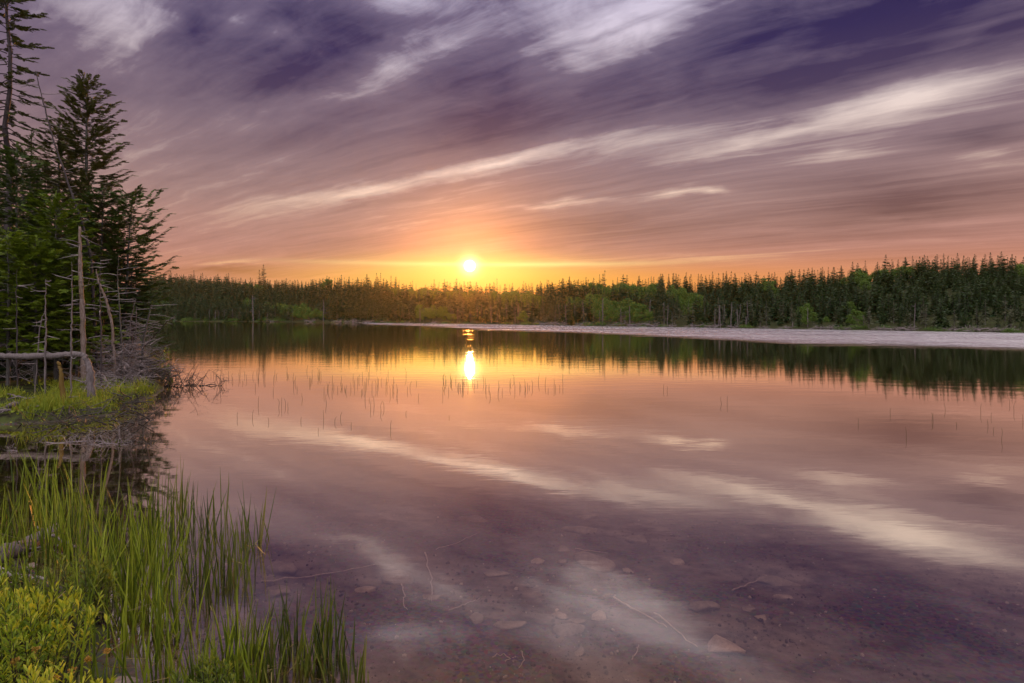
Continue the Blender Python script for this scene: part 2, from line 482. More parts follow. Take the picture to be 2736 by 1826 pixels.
_w = lambda px, py: tuple(on(px, py)[:2])
BANK = [(-40, 9.6), (-14, 9.3), _w(0, 1136), _w(120, 1130), _w(230, 1120), _w(300, 1108), _w(345, 1085), _w(405, 1062), _w(440, 1040),
        _w(436, 1000), _w(418, 972), _w(396, 952), (-18.5, 26), (-25, 31), (-36, 38), (-70, 48), (-120, 60), (-120, 9)]
NEAR = [(-60, 5.6), (-9, 5.4), (-5.2, 4.75), _w(0, 1452), _w(120, 1540), _w(240, 1620), _w(330, 1740), _w(420, 1850), (-1.0, 2.15), (-0.3, 1.75), (0.8, 1.45),
        (3, 1.5), (8, 1.1), (30, 0), (80, -20), (80, -80), (-60, -80)]
# far shore: photo column -> distance of the waterline; and row of the average tree tops
SH_PX = np.array([-3000, -400, 400, 550, 700, 1000, 1250, 1500, 1800, 2136, 2450, 2736, 3200, 5000])
SH_PY = np.array([858.0, 858.5, 859.2, 859.6, 860.2, 862.8, 866, 870, 874.5, 880, 885.3, 890, 897, 912])
SK_PX = np.array([-3000, 380, 470, 560, 650, 720, 800, 900, 1000, 1060, 1170, 1260, 1350, 1460, 1520, 1620, 1700, 1820, 1920, 2040, 2160, 2250, 2300, 2390, 2450, 2560, 2740, 3300, 5000])
SK_PY = np.array([738.0, 738, 736, 741, 748, 753, 754, 750, 748, 758, 760, 764, 766, 758, 750, 742, 741, 741, 737, 732, 726, 718, 706, 702, 692, 690, 690, 690, 690])
def shore_d(px):
    return CAMH * F / (np.interp(px, SH_PX, SH_PY) - HY)
def ridge_w(px):
    D0 = shore_d(px)
    return 16 + D0 * 0.24
def tree_h(px):
    return np.interp(px, [380, 900, 1300, 1800, 2300, 2736], [8.6, 7.4, 6.3, 5.3, 4.2, 3.7])
def ridge_z(px):
    Dr = shore_d(px) + ridge_w(px)
    return CAMH + (HY - np.interp(px, SK_PX, SK_PY)) / F * Dr - tree_h(px) * 0.86
def far_h(X, Y):
    Yc = np.maximum(Y, 1.0)
    px = np.clip(CX + F * X / Yc, -3000, 5000)
    px = np.where(Y < 5, np.where(X > 0, 5000, -3000), px)
    D0 = shore_d(px)
    dep = Y if np.isscalar(Y) else np.where(Y < 5, np.hypot(X, Y), Y)
    t = (dep - D0) / ridge_w(px)
    up = np.clip(t, 0, 1)
    h = 0.25 * np.clip((dep - D0) / 3.0, 0, 1) + (ridge_z(px) - 0.25) * (up * up * (3 - 2 * up)) * 0.5 + (ridge_z(px) - 0.25) * up * 0.5
    return np.where(dep > D0, h, -np.minimum(2.5, 0.25 * (D0 - dep)))
def vnoise(X, Y, s, seed=0):
    """Cheap smooth value noise."""
    g = np.random.default_rng(seed).random((64, 64))
    x, y = X / s, Y / s
    i, j = np.floor(x).astype(int), np.floor(y).astype(int)
    fx, fy = x - i, y - j
    fx, fy = fx * fx * (3 - 2 * fx), fy * fy * (3 - 2 * fy)
    a = lambda q, w_: g[q % 64, w_ % 64]
    return (a(i, j) * (1 - fx) + a(i + 1, j) * fx) * (1 - fy) + (a(i, j + 1) * (1 - fx) + a(i + 1, j + 1) * fx) * fy - 0.5
def ground_z(X, Y):
    X, Y = np.atleast_1d(np.asarray(X, float)), np.atleast_1d(np.asarray(Y, float))
    sb = seg_dist(X, Y, BANK)
    sn = seg_dist(X, Y, NEAR)
    s = np.maximum(sb, sn)
    land_b = np.clip(sb * 0.9, 0, 0.16) + np.clip(sb - 0.3, 0, 8) * 0.045
    land_n = np.clip(sn * 0.25, 0, 0.14) + np.clip(sn - 0.5, 0, 3) * 0.06
    bed = -(0.03 + 0.11 * np.clip(-s, 0, 2.5) + 0.13 * np.clip(-s - 2.5, 0, 14))
    z = np.where(sb > 0, land_b, np.where(sn > 0, land_n, bed))
    z = z + vnoise(X, Y, 0.55, 1) * np.where(s > 0, 0.10, 0.03) * np.clip(np.abs(s) * 3, 0, 1) + vnoise(X, Y, 0.17, 2) * np.where(s > 0, 0.05, 0.010)
    fh = far_h(X, Y)
    rr = np.hypot(X, Y)
    return np.where(rr > 40, np.where(sb > 0, np.maximum(z, fh), np.maximum(fh, -2.5)), z)

def gz(x, y):
    return float(ground_z(x, y)[0])

def build_ground():
    rads = np.concatenate([np.linspace(0.3, 12, 130), np.geomspace(12.2, 60, 70), np.linspace(60.8, 330, 150), np.geomspace(340, 3000, 16)])
    angs = np.concatenate([np.radians(np.linspace(-62, 62, 300)), np.radians(np.linspace(66, 294, 58))])
    A, Rr = np.meshgrid(angs, rads)
    X, Y = Rr * np.sin(A), Rr * np.cos(A)
    Z = ground_z(X.ravel(), Y.ravel()).reshape(X.shape)
    n, k = X.shape
    V = np.stack([X, Y, Z], -1).reshape(-1, 3)
    i, j = np.meshgrid(np.arange(n - 1), np.arange(k), indexing='ij')
    jn = (j + 1) % k
    Q = np.stack([i * k + j, i * k + jn, (i + 1) * k + jn, (i + 1) * k + j], -1).reshape(-1, 4)[:, ::-1]
    mb = MB()
    mb.add(V, Q)
    c0 = np.array([[0, 0, gz(0.0, 0.0)]])
    base = mb.n
    mb.add(c0, np.array([[0, 0, 0]])[:0] if False else np.array([[0, 0, 0]]))
    mb.f.pop()
    mb.f.append((np.array([[base, (q + 1) % k, q] for q in range(k)])[:, ::-1], 0))
    m, N = material('lake bed and soil')
    pos = N.n('ShaderNodeTexCoord').outputs['Object']
    z = N.sep(pos)[2]
    big = N.noise(pos, 0.9, 5, 0.6)
    mid_ = N.noise(pos, 5.0, 6, 0.65)
    grit = N.noise(pos, 60.0, 4, 0.7)
    vor = N.n('ShaderNodeTexVoronoi')
    vor.inputs['Scale'].default_value = 42.0
    N.put(vor.inputs['Vector'], pos)
    peb = N.mix(0.75, N.ramp(grit, [(.3, rgb(.015, .011, .010)), (.62, rgb(.09, .065, .06)), (.8, rgb(.22, .16, .15))]), N.mix(1.0, vor.outputs['Color'], rgb(.13, .10, .09), 'MULTIPLY'))
    silt = N.mix(N.maprange(mid_, .35, .65, 0, 1), rgb(.045, .031, .027), rgb(.17, .122, .106))
    bed = N.mix(N.maprange(big, .42, .58, 0.15, 0.95), peb, silt)
    soil = N.mix(N.maprange(mid_, .4, .6, 0, 1), rgb(.02, .015, .01), rgb(.05, .06, .016))
    col = N.mix(N.maprange(z, -.01, .04, 0, 1), bed, soil)
    p = N.n('ShaderNodeBsdfPrincipled')
    N.put(p.inputs['Base Color'], col)
    p.inputs['Roughness'].default_value = 0.9
    p.inputs['Specular IOR Level'].default_value = 0.1
    bp = N.n('ShaderNodeBump')
    bp.inputs['Strength'].default_value = 0.6
    bp.inputs['Distance'].default_value = 0.015
    N.put(bp.inputs['Height'], N.m('ADD', grit, mid_))
    N.t.links.new(bp.outputs[0], p.inputs['Normal'])
    finish(N, p.outputs[0])
    tag(obj('ground', mb.mesh('ground', m, True)), kind='structure')
build_ground()

def build_water():
    m, N = material('still lake water')
    pos = N.n('ShaderNodeTexCoord').outputs['Object']
    x, y, _z = N.sep(pos)
    dist = N.vm('LENGTH', pos, out=1)
    # breeze: a ruffled strip lies under the far shore and widens to the right
    wav = N.noise(N.vm('MULTIPLY', pos, (0.012, 0.05, 0)), 1.0, 4, 0.55)
    xy = N.m('DIVIDE', x, N.m('MAXIMUM', y, 1.0))
    near_edge = N.ramp(N.maprange(xy, -1.0, 1.0, 0, 1), [(0.0, 1.6), (0.30, 1.3), (0.38, 0.64), (0.4775, 0.37), (0.5435, 0.315), (0.665, 0.2225), (0.75, 0.18), (0.84, 0.1635), (0.95, 0.1435), (1, 0.14)])
    edge_d = N.m('MULTIPLY', near_edge, 200.0)
    sd = N.m('DIVIDE', N.m('SUBTRACT', y, edge_d), edge_d)
    sd = N.m('ADD', sd, N.m('MULTIPLY', N.m('SUBTRACT', wav, 0.5), 0.22))
    fr_ = N.noise(N.vm('MULTIPLY', pos, (0.06, 0.5, 0)), 1.0, 5, 0.7)
    sd = N.m('ADD', sd, N.m('MULTIPLY', N.m('SUBTRACT', fr_, 0.5), 0.45))
    ruf = N.maprange(sd, -0.05, 0.13, 0.0, 1.0, True)
    # faint cat's paws between the strip and the calm water
    paw = N.noise(N.vm('MULTIPLY', pos, (0.05, 0.22, 0)), 1.0, 5, 0.6, 0.5)
    paws = N.m('MULTIPLY', N.maprange(paw, 0.52, 0.72, 0, 1, True), N.maprange(dist, 26, 50, 0, 1, True))
    swell = N.noise(N.vm('MULTIPLY', pos, (0.55, 1.5, 0)), 1.6, 3, 0.5)
    calm = N.maprange(dist, 3, 30, 0.16, 1.0)
    rip = N.noise(N.vm('MULTIPLY', pos, (2.2, 6.5, 0)), 1.6, 3, 0.55)
    chop = N.noise(N.vm('MULTIPLY', pos, (1.6, 1.0, 0)), 2.0, 4, 0.7)
    hgt = N.m('MULTIPLY', calm, N.m('ADD', N.m('MULTIPLY', swell, 0.0040), N.m('MULTIPLY', rip, 0.0009)))
    hgt = N.m('ADD', hgt, N.m('MULTIPLY', N.m('MULTIPLY', N.m('SUBTRACT', chop, 0.5), ruf), 0.10))
    grain = N.noise(N.vm('MULTIPLY', pos, (0.8, 0.11, 0)), 1.0, 5, 0.8)
    hgt = N.m('ADD', hgt, N.m('MULTIPLY', N.m('MULTIPLY', N.m('SUBTRACT', grain, 0.5), N.m('ADD', ruf, N.m('MULTIPLY', paws, 0.03))), 0.6))
    bp = N.n('ShaderNodeBump')
    bp.inputs['Strength'].default_value = 1.0
    bp.inputs['Distance'].default_value = 1.0
    N.put(bp.inputs['Height'], hgt)
    gust = N.m('ADD', N.m('MULTIPLY', N.noise(N.vm('MULTIPLY', pos, (2.6, 0.34, 0)), 1.0, 3, 0.7), 0.65), N.m('MULTIPLY', N.noise(N.vm('MULTIPLY', pos, (0.10, 0.10, 0)), 1.0, 4, 0.6), 0.35))
    rgh = N.maprange(gust, 0.34, 0.66, 0.14, 0.32)
    g = N.n('ShaderNodeBsdfGlossy', distribution='GGX')
    rough = N.m('ADD', N.m('ADD', N.maprange(dist, 3, 18, 0.028, 0.008), N.m('MULTIPLY', ruf, rgh)), N.m('MULTIPLY', paws, 0.09))
    N.put(g.inputs['Roughness'], rough)
    N.put(g.inputs['Color'], N.mix(ruf, (1.0, 0.925, 0.81, 1), (1.0, 0.93, 0.95, 1)))
    N.t.links.new(bp.outputs[0], g.inputs['Normal'])
    tr = N.n('ShaderNodeBsdfTransparent')
    tr.inputs['Color'].default_value = (0.95, 0.83, 0.74, 1)
    lw = N.n('ShaderNodeLayerWeight')
    lw.inputs['Blend'].default_value = 0.5
    fac = N.ramp(lw.outputs['Facing'], [(0.0, 0.04), (0.36, 0.13), (0.46, 0.22), (0.55, 0.36), (0.65, 0.60), (0.75, 0.84), (0.85, 0.96), (1.0, 1.0)])
    mx_ = N.n('ShaderNodeMixShader')
    N.put(mx_.inputs[0], fac)
    N.t.links.new(tr.outputs[0], mx_.inputs[1])
    N.t.links.new(g.outputs[0], mx_.inputs[2])
    finish(N, mx_.outputs[0])
    mb = MB()
    mb.add([(-1500, -60, 0), (1500, -60, 0), (1500, 1500, 0), (-1500, 1500, 0)], np.array([[0, 1, 2, 3]]))
    tag(obj('lake_water', mb.mesh('lake_water', m)), kind='structure')
build_water()

# ------------------------------------------------------------------ far shore: tree kinds
def far_spruce(seed, H=8.0, width=0.19, levels=24, bare=0.06, dry=False, ragged=0.25):
    """A distant spruce: whorls of drooping jagged branches round a thin leader."""
    g = np.random.default_rng(seed)
    mb, tk = MB(), MB()
    add_tube(tk, [(0, 0, -0.5), (0, 0, H * .5), (0, 0, H * .985)], [H * .014, H * .007, H * .0012], 5)
    Vl, Ml, Tl = [], [], []
    T = np.array([[0, 0, 0], [.35, .17, .02], [.72, .13, -.03], [1, 0, -.10], [.72, -.13, -.03], [.35, -.17, .02]])
    Fq = np.array([[0, 1, 2, 5], [2, 3, 4, 5]])
    X, S, Tt = [], [], []
    for i in range(levels):
        t = i / (levels - 1)
        h = H * (bare + (0.985 - bare) * t)
        L = H * width * (1 - t) ** 0.8 * g.uniform(1 - ragged, 1 + ragged) + H * 0.026
        nb = 8 if t < 0.6 else 6
        a0 = g.uniform(0, 6.28)
        for k in range(nb):
            if g.random() < (0.45 if dry else 0.06):
                continue
            a = a0 + k * 6.283 / nb + g.normal(0, .25)
            dz_ = -0.32 + 0.75 * t + g.normal(0, .12)
            X.append((math.cos(a), math.sin(a), dz_))
            S.append(L * g.uniform(.7, 1.2))
            Tt.append((0, 0, h + g.normal(0, H * .012)))
    for k in range(5):
        X.append((math.cos(k * 1.3) * .3, math.sin(k * 1.3) * .3, 1)); S.append(H * .05); Tt.append((0, 0, H * (.945 + .008 * k)))
    Mx = frames(np.array(X), np.array([0, 0, 1.0]) + g.normal(0, .35, (len(X), 3)), np.array(S))
    mb.add(*inst(T * [1, 1.25, 1], Fq, Mx, np.array(Tt)))
    # small hanging twigs break the outline
    sel = g.random(len(X)) < .8
    tw = np.array([[0, 0, 0], [.25, .06, -.06], [.5, 0, -.22], [.25, -.06, -.02]])
    off = np.array(Tt)[sel] + Mx[sel][:, :, 0] * g.uniform(.3, .9, (sel.sum(), 1))
    Xr = norm(np.array(X)[sel] + g.normal(0, .6, (sel.sum(), 3)))
    mb.add(*inst(tw, np.array([[0, 1, 2, 3]]), frames(Xr, g.normal(0, 1, (sel.sum(), 3)), np.array(S)[sel] * .9), off))
    return mb, tk

def far_broadleaf(seed, H=6.5, spread=0.36, n=620):
    g = np.random.default_rng(seed)
    mb, tk = MB(), MB()
    lobes = []
    for k in range(7):
        a, r_ = g.uniform(0, 6.28), H * spread * g.uniform(.15, .62)
        lobes.append((r_ * math.cos(a), r_ * math.sin(a), H * g.uniform(.42, .86), H * spread * g.uniform(.38, .6)))
    lobes.append((0, 0, H * .82, H * spread * .5))
    add_tube(tk, [(0, 0, -.5), (.05, 0, H * .35), (0, .08, H * .7)], [H * .018, H * .013, H * .004], 5)
    for (x, y, z, r_) in lobes:
        add_tube(tk, [(0.03, 0, H * .3), (x * .6, y * .6, z * .8), (x, y, z + r_ * .3)], [H * .008, H * .005, H * .002], 4)
    idx = g.integers(0, len(lobes), n)
    Lb = np.array(lobes)[idx]
    dv = norm(g.normal(0, 1, (n, 3)))
    rad = Lb[:, 3] * g.uniform(.55, 1.08, n)
    P = Lb[:, :3] + dv * rad[:, None] * [1, 1, .8]
    lf = np.array([[-.5, -.3, 0], [.1, -.5, .08], [.5, .1, 0], [0, .5, -.06]])
    mb.add(*inst(lf, np.array([[0, 1, 2, 3]]), frames(norm(g.normal(0, 1, (n, 3)) + [0, 0, -.3]), dv + g.normal(0, .5, (n, 3)), H * g.uniform(.035, .075, n)), P))
    return mb, tk

def snag_mesh(seed, H=4.0, r0=0.07, lean=0.05, nbr=6, brl=0.5, broken=True):
    """A dead standing trunk with a few broken limbs."""
    g = np.random.default_rng(seed)
    tk = MB()
    a = g.uniform(0, 6.28)
    top = np.array([math.cos(a) * lean * H, math.sin(a) * lean * H, H])
    P = smooth_path([(0, 0, -.4), top * .35 + g.normal(0, .03 * H * .3, 3), top * .7, top], 9, H * .004, g)
    rr_ = np.linspace(r0, r0 * (.45 if broken else .12), 9)
    add_tube(tk, P, rr_, 6)
    for _ in range(nbr):
        t = g.uniform(.25, .97)
        k = int(t * 8)
        b0 = P[k]
        aa = g.uniform(0, 6.28)
        L = brl * g.uniform(.3, 1.1)
        e = b0 + np.array([math.cos(aa) * L, math.sin(aa) * L, L * g.uniform(-.25, .45)])
        add_tube(tk, smooth_path([b0, (b0 + e) / 2 + g.normal(0, .08 * L, 3), e], 5), np.linspace(r0 * .35, r0 * .08, 5), 4)
    return tk

def tangle_mesh(seed, w=2.2, h=0.8, n=70, r=0.018, roots=True, heap=False):
    """A heap of bleached dead limbs and root stubs."""
    g = np.random.default_rng(seed)
    mb = MB()
    for k in range(n):
        a = g.uniform(0, 6.28)
        c0 = np.array([g.normal(0, w * .26), g.normal(0, w * .2), abs(g.normal(0, h * .25))])
        L = g.uniform(.25, .8) * w * .5
        if heap:
            c0[2] = g.uniform(0, 1) ** 1.3 * h * math.exp(-(c0[0] / (w * .38)) ** 2)
        d_ = norm(np.array([math.cos(a), math.sin(a), g.uniform(-.15, .8)]))
        m1 = c0 + d_ * L * .5 + g.normal(0, L * .14, 3)
        P = smooth_path([c0, m1, c0 + d_ * L + [0, 0, -.15 * L] + g.normal(0, L * .15, 3)], 6)
        P[:, 2] = np.maximum(P[:, 2], -.1)
        r0 = r * g.choice([.5, .8, 1.2, 2.2], p=[.4, .3, .2, .1])
        add_tube(mb, P, np.linspace(r0, r0 * .25, 6), 4)
    if roots:
        for k in range(4):
            a = g.uniform(0, 6.28)
            P = smooth_path([(g.normal(0, w * .1), g.normal(0, w * .1), 0), (math.cos(a) * w * .3, math.sin(a) * w * .2, h * .3), (math.cos(a) * w * .55, math.sin(a) * w * .4, h * g.uniform(0, .7))], 7)
            add_tube(mb, P, np.linspace(r * 4, r * 1.2, 7), 6)
    return mb

def shrub_mesh(seed, w=1.2, h=0.7, n=260, leaf=.09):
    g = np.random.default_rng(seed)
    mb = MB()
    dv = norm(g.normal(0, 1, (n, 3)))
    dv[:, 2] = np.abs(dv[:, 2])
    lump = 1 + .35 * np.sin(dv[:, 0] * 5 + seed) * np.cos(dv[:, 1] * 4)
    P = dv * (g.uniform(.55, 1.05, n) * lump)[:, None] * [w / 2, w / 2, h]
    lf = np.array([[-.5, -.2, 0], [.1, -.3, .08], [.6, 0, 0], [0, .3, -.06]])
    mb.add(*inst(lf, np.array([[0, 1, 2, 3]]), frames(norm(dv + g.normal(0, .6, (n, 3))), g.normal(0, 1, (n, 3)), leaf * g.uniform(.6, 1.5, n)), P))
    return mb

def far_at(px, dep):
    """Ground point on the far land at photo column px and depth dep."""
    x = (px - CX) / F * dep
    return x, dep, float(far_h(np.array([x]), np.array([dep]))[0])

# ------------------------------------------------------------------ far shore: forest
def build_far():
    g = np.random.default_rng(11)
    con, dry, brd = [], [], []
    for s in range(6):
        a, t = far_spruce(100 + s, 8.0, [.15, .22, .12, .26, .18, .10][s], 25, ragged=[.25, .4, .3, .45, .5, .3][s])
        con.append((a, t))
    for s in range(2):
        dry.append(far_spruce(130 + s, 8.0, .15, 16, .25, True))
    for s in range(4):
        brd.append(far_broadleaf(150 + s))
    keep = dict(c=[(a.mesh('crown', M_FARCON), t.mesh('trunk', M_BARK)) for a, t in con],
                d=[(a.mesh('crown', M_FARDRY), t.mesh('trunk', M_GREY)) for a, t in dry],
                b=[(a.mesh('crown', M_FARLEAF), t.mesh('trunk', M_GREY)) for a, t in brd])
    # every tree of the slope: (photo column, depth, kind, variant, scale)
    spots = []
    px = 392.0
    while px < 2790:
        D0, W_ = float(shore_d(px)), float(ridge_w(px))
        H = float(tree_h(px))
        px_m = F / D0
        step = 1.0 * px_m
        rows = max(11, int(W_ / 2.6))
        for r_ in range(rows):
            t = (r_ + g.uniform(-.45, .45)) / (rows - 1)
            dep = D0 + 1.6 + max(0, t) * W_ * 1.04
            p = px + g.uniform(-.5, .5) * step * 1.6
            spots.append([p, dep, t, H])
        px += step * float(np.interp(px, [400, 1250, 1700, 2736], [1.25, 1.15, .85, .62]))
    trees = []
    for p, dep, t, H in spots:
        patch = vnoise(np.array([p * .9 + dep * 3]), np.array([dep * 2.4]), 95, 5)[0] + .25 * vnoise(np.array([p]), np.array([dep]), 30, 6)[0]
        bw = np.interp(p, [400, 800, 1300, 1700, 2300, 2736], [-.20, -.16, -.07, -.03, .10, .15])
        front = t < .10
        if patch + bw > .12 and t < .93:
            kind = 'b'
        elif front and g.random() < np.interp(p, [400, 1300, 1700, 2736], [.15, .25, .5, .4]):
            kind = 'd'
        else:
            kind = 'c'
        s = H / 8.0 * g.choice([g.uniform(.55, .85), g.uniform(.8, 1.15)], p=[.4, .6]) * (np.interp(t, [0, .08, .25, .6, 1], [.6, .8, .85, .95, .92]))
        if kind == 'b':
            s *= .84
        if kind == 'c' and t > .85 and g.random() < .18:
            s *= g.uniform(1.05, 1.22)
        v_ = int(g.integers(0, {'c': 6, 'd': 2, 'b': 4}[kind]))
        x, y, z = far_at(p, dep)
        trees.append((s * 8 / dep, x, y, z, kind, v_, s * float(g.uniform(.95, 1.05)), g.uniform(0, 6.28), t, p))
    order = sorted(trees, key=lambda q: -(q[0] * (1.5 if q[8] < .25 or q[8] > .86 else 1.0)))
    ind, rest = order[:290], order[290:]
    protos = {}
    lab = dict(c=('spruce_tree', 'dark green spruce packed in the forest wall along the far shore', 'spruces of the far forest'),
               d=('thin_spruce_tree', 'thin brownish half bare spruce at the far water edge', 'half bare spruces of the far shore'),
               b=('birch_tree', 'light green round crowned birch among the dark spruces across the lake', 'birches of the far forest'))
    for q in ind:
        _, x, y, z, kind, v_, s, rz, t, p = q
        key = (kind, v_)
        nm, lb, gp = lab[kind]
        if key not in protos:
            root = thing(nm, lb, 'tree', (x, y, z), rz, gp)
            obj('crown', keep[kind][v_][0], root)
            obj('trunk', keep[kind][v_][1], root)
            root.scale = (s, s, s)
            protos[key] = root
        else:
            dup(protos[key], (x, y, z), rz, s)
    mb = MB()
    src = dict(c=con, d=dry, b=brd)
    cache = {}
    for q in rest:
        _, x, y, z, kind, v_, s, rz, t, p = q
        if (kind, v_) not in cache:
            a = src[kind][v_][0]
            cache[(kind, v_)] = (np.concatenate(a.v), np.concatenate([f for f, _ in a.f]))
        V, Fc = cache[(kind, v_)]
        cs, sn = math.cos(rz) * s, math.sin(rz) * s
        V2 = np.stack([V[:, 0] * cs - V[:, 1] * sn + x, V[:, 0] * sn + V[:, 1] * cs + y, V[:, 2] * s + z], 1)
        mb.add(V2, Fc, {'c': 0, 'd': 1, 'b': 2}[kind])
    tag(obj('forest', mb.mesh('forest', [M_FARCON, M_FARDRY, M_FARLEAF])), kind='stuff')
    print('far trees', len(trees))

    # trees that stand out against the sky
    def sky_tree(px_, top, dep, wid, label, seed, name='spruce_tree', bare=.05, ragged=.3, levels=26):
        x, y, z = far_at(px_, dep)
        H = CAMH + (HY - top) / F * dep - z
        a, t = far_spruce(seed, H, wid, levels, bare, False, ragged)
        r_ = thing(name, label, 'tree', (x, y, z), 0)
        obj('crown', a.mesh('crown', M_FARCON), r_)
        obj('trunk', t.mesh('trunk', M_BARK), r_)
    rd = lambda p_: float(shore_d(p_) + ridge_w(p_)) * .97
    sky_tree(704, 709, rd(704), .14, 'tall layered spruce rising highest above the far treeline', 301)
    sky_tree(693, 723, rd(693), .12, 'slim spruce close beside the tallest one on the far treeline', 302)
    sky_tree(1006, 731, rd(1006), .11, 'thicker tipped spruce of the close pair above the treeline', 303)
    sky_tree(1017, 731, rd(1017), .10, 'slender spruce of the close pair above the treeline', 304)
    sky_tree(1045, 738, rd(1045), .13, 'small spruce just to the sun side of the close pair', 305)
    sky_tree(1058, 740, rd(1058), .11, 'smallest spire next to the small spruce by the close pair', 306)
    sky_tree(912, 736, rd(912), .13, 'lone pointed spruce behind the rounded trees on the treeline', 307)
    sky_tree(1328, 746, rd(1328), .07, 'needle thin spruce just past the sun on the treeline', 308, ragged=.5)
    sky_tree(1616, 724, rd(1616), .055, 'ragged spindly spruce sticking up alone above the treeline', 309, ragged=.7, levels=14)
    sky_tree(1521, 741, rd(1521), .16, 'broad dark spruce where the treeline starts to climb', 310)
    sky_tree(1220, 746, rd(1220), .2, 'bushy dark spruce under the glow of the sun', 311, ragged=.5)
    sky_tree(1160, 748, rd(1160), .15, 'short spruce on the treeline before the sun', 312)
    for q_, (p_, top, wid) in enumerate([(2278, 701, .2), (2292, 704, .24), (2312, 698, .14), (2345, 701, .18), (2420, 690, .2), (2470, 682, .17), (2558, 678, .16), (2646, 676, .15), (2666, 684, .15), (2700, 690, .2)]):
        sky_tree(p_, top, rd(p_), wid, ['squat spruce where the hill crest steps up', 'flat topped spruce beside the step of the hill crest', 'pointed spruce just after the step of the hill crest', 'thick spruce before the dip in the hill crest',
                 'broad spruce rising from the hill crest after the dip', 'evenly layered spruce on the top of the hill', 'dense spruce with a blunt tip on the hill crest', 'tallest spruce on the hill crest',
                 'narrow spruce right beside the tallest one on the hill', 'wide spruce at the far end of the hill crest'][q_], 320 + q_)
    for q_, (p_, top, hh) in enumerate([(879, 742, 8.2), (868, 746, 7.5)]):
        x, y, z = far_at(p_, rd(p_))
        H = CAMH + (HY - top) / F * y - z
        a, t = far_broadleaf(340 + q_, H, .26, 420)
        r_ = thing('birch_tree', ['round headed tree with a clear dome on the far treeline', 'low broad tree leaning on the round headed one'][q_], 'tree', (x, y, z))
        obj('crown', a.mesh('crown', M_FARLEAF), r_)
        obj('trunk', t.mesh('trunk', M_GREY), r_)

    # dead trunks at the water's edge
    sn = [snag_mesh(400 + k, 4.0, .085, .05, 5 + k, .6).mesh('dead_tree', M_GREY) for k in range(6)]
    first = True
    for k in range(34):
        p_ = g.uniform(455, 660) if k < 26 else g.uniform(660, 800)
        dep = float(shore_d(p_)) + g.uniform(.8, 7)
        x, y, z = far_at(p_, dep)
        o = obj('dead_tree', sn[k % 6], None, (x, y, z), g.uniform(0, 6.28), float(g.uniform(.5, 1.15)))
        tag(o, 'pale thin dead trunk standing in the green strip at the far water edge', 'dead tree', 'dead trunks in the green strip of the far shore')
    for k in range(46):
        p_ = g.uniform(1080, 2000)
        dep = float(shore_d(p_)) + g.uniform(.3, 4)
        x, y, z = far_at(p_, dep)
        o = obj('dead_tree', sn[k % 6], None, (x, y, z), g.uniform(0, 6.28), float(g.uniform(.35, 1.15)))
        tag(o, 'grey dead trunk standing before the far dark trees', 'dead tree', 'dead trunks along the far dark trees')
    def one_snag(px_, base_dep, top, label, seed, r0=.1, lean=.04, nbr=8, brl=1.0):
        x, y, z = far_at(px_, base_dep)
        H = CAMH + (HY - top) / F * y - z
        o = obj('dead_tree', snag_mesh(seed, H, r0, lean, nbr, brl).mesh('dead_tree', M_GREY), None, (x, y, z))
        tag(o, label, 'dead tree')
    sd_ = lambda p_, e=1.5: float(shore_d(p_)) + e
    one_snag(677, sd_(677), 790, 'tall pale forked dead tree at the far edge below the tallest spruce', 451, .22, .05, 8, 2.2)
    one_snag(864, sd_(864), 802, 'bare Y shaped dead tree before the far dark forest', 452, .18, .02, 6, 3.2)
    one_snag(712, sd_(712), 838, 'short white leaning snag at the far water edge', 453, .2, .22, 2, .5)
    one_snag(1610, sd_(1610), 798, 'tall straight grey snag with short stubs on the far shore', 454, .12, .02, 14, .5)
    one_snag(1660, sd_(1660), 826, 'hooked grey snag with a drooping top on the far shore', 455, .12, .05, 10, .9)
    one_snag(1684, sd_(1684), 818, 'twin pronged dead trunk on the far shore', 456, .12, .04, 5, 1.2)
    one_snag(1958, sd_(1958), 850, 'stout leaning pale stub at the far water edge', 457, .13, .25, 2, .4)
    one_snag(1994, sd_(1994), 846, 'thick upright pale stub at the far water edge', 458, .13, .06, 2, .3)
    one_snag(2118, sd_(2118), 860, 'white straight stub standing at the waterline', 459, .1, .02, 1, .2)
    one_snag(2158, sd_(2158), 822, 'tall clean grey pole at the foot of the hill', 460, .07, .0, 1, .2)
    one_snag(2307, sd_(2307), 842, 'small bare dead tree with stiff side twigs on the waterline', 461, .05, .02, 12, .5)
    one_snag(2443, sd_(2443), 812, 'tall grey snag behind a tangle under the hill', 462, .07, .03, 8, .4)
    # bleached tangles along the waterline
    tg = [tangle_mesh(500 + k, 2.6, .9, 60, .022).mesh('driftwood_tangle', M_TWIG) for k in range(4)]
    for k, (p_, s) in enumerate([(735, 1.4), (830, 1.6), (905, 1.7), (945, 1.9), (985, 1.4), (1030, 1.2), (1095, 1.1), (1160, 1.0), (1465, 1.5), (1500, 1.2), (1560, 1.3), (1645, 1.1), (1700, 1.3), (1745, 1.2), (1790, .9), (1850, .9),
                                  (1905, 1.1), (1960, .8), (2040, .7), (2100, .7), (2195, .95), (2225, .8), (2262, .75), (2350, .7), (2390, .85), (2425, .9), (2540, .9), (2600, 1.1), (2660, .7), (2685, .95)]):
        x, y, z = far_at(p_, sd_(p_, .3))
        o = obj('driftwood_tangle', tg[k % 4], None, (x, y, max(z, 0)), g.uniform(-.5, .5), float(s))
        tag(o, 'bleached grey tangle of dead limbs heaped along the far waterline', 'driftwood', 'driftwood heaps of the far shore')
    sh = [shrub_mesh(560 + k, 2.2, .9, 300, .16).mesh('shore_shrub', M_SHORE) for k in range(4)]
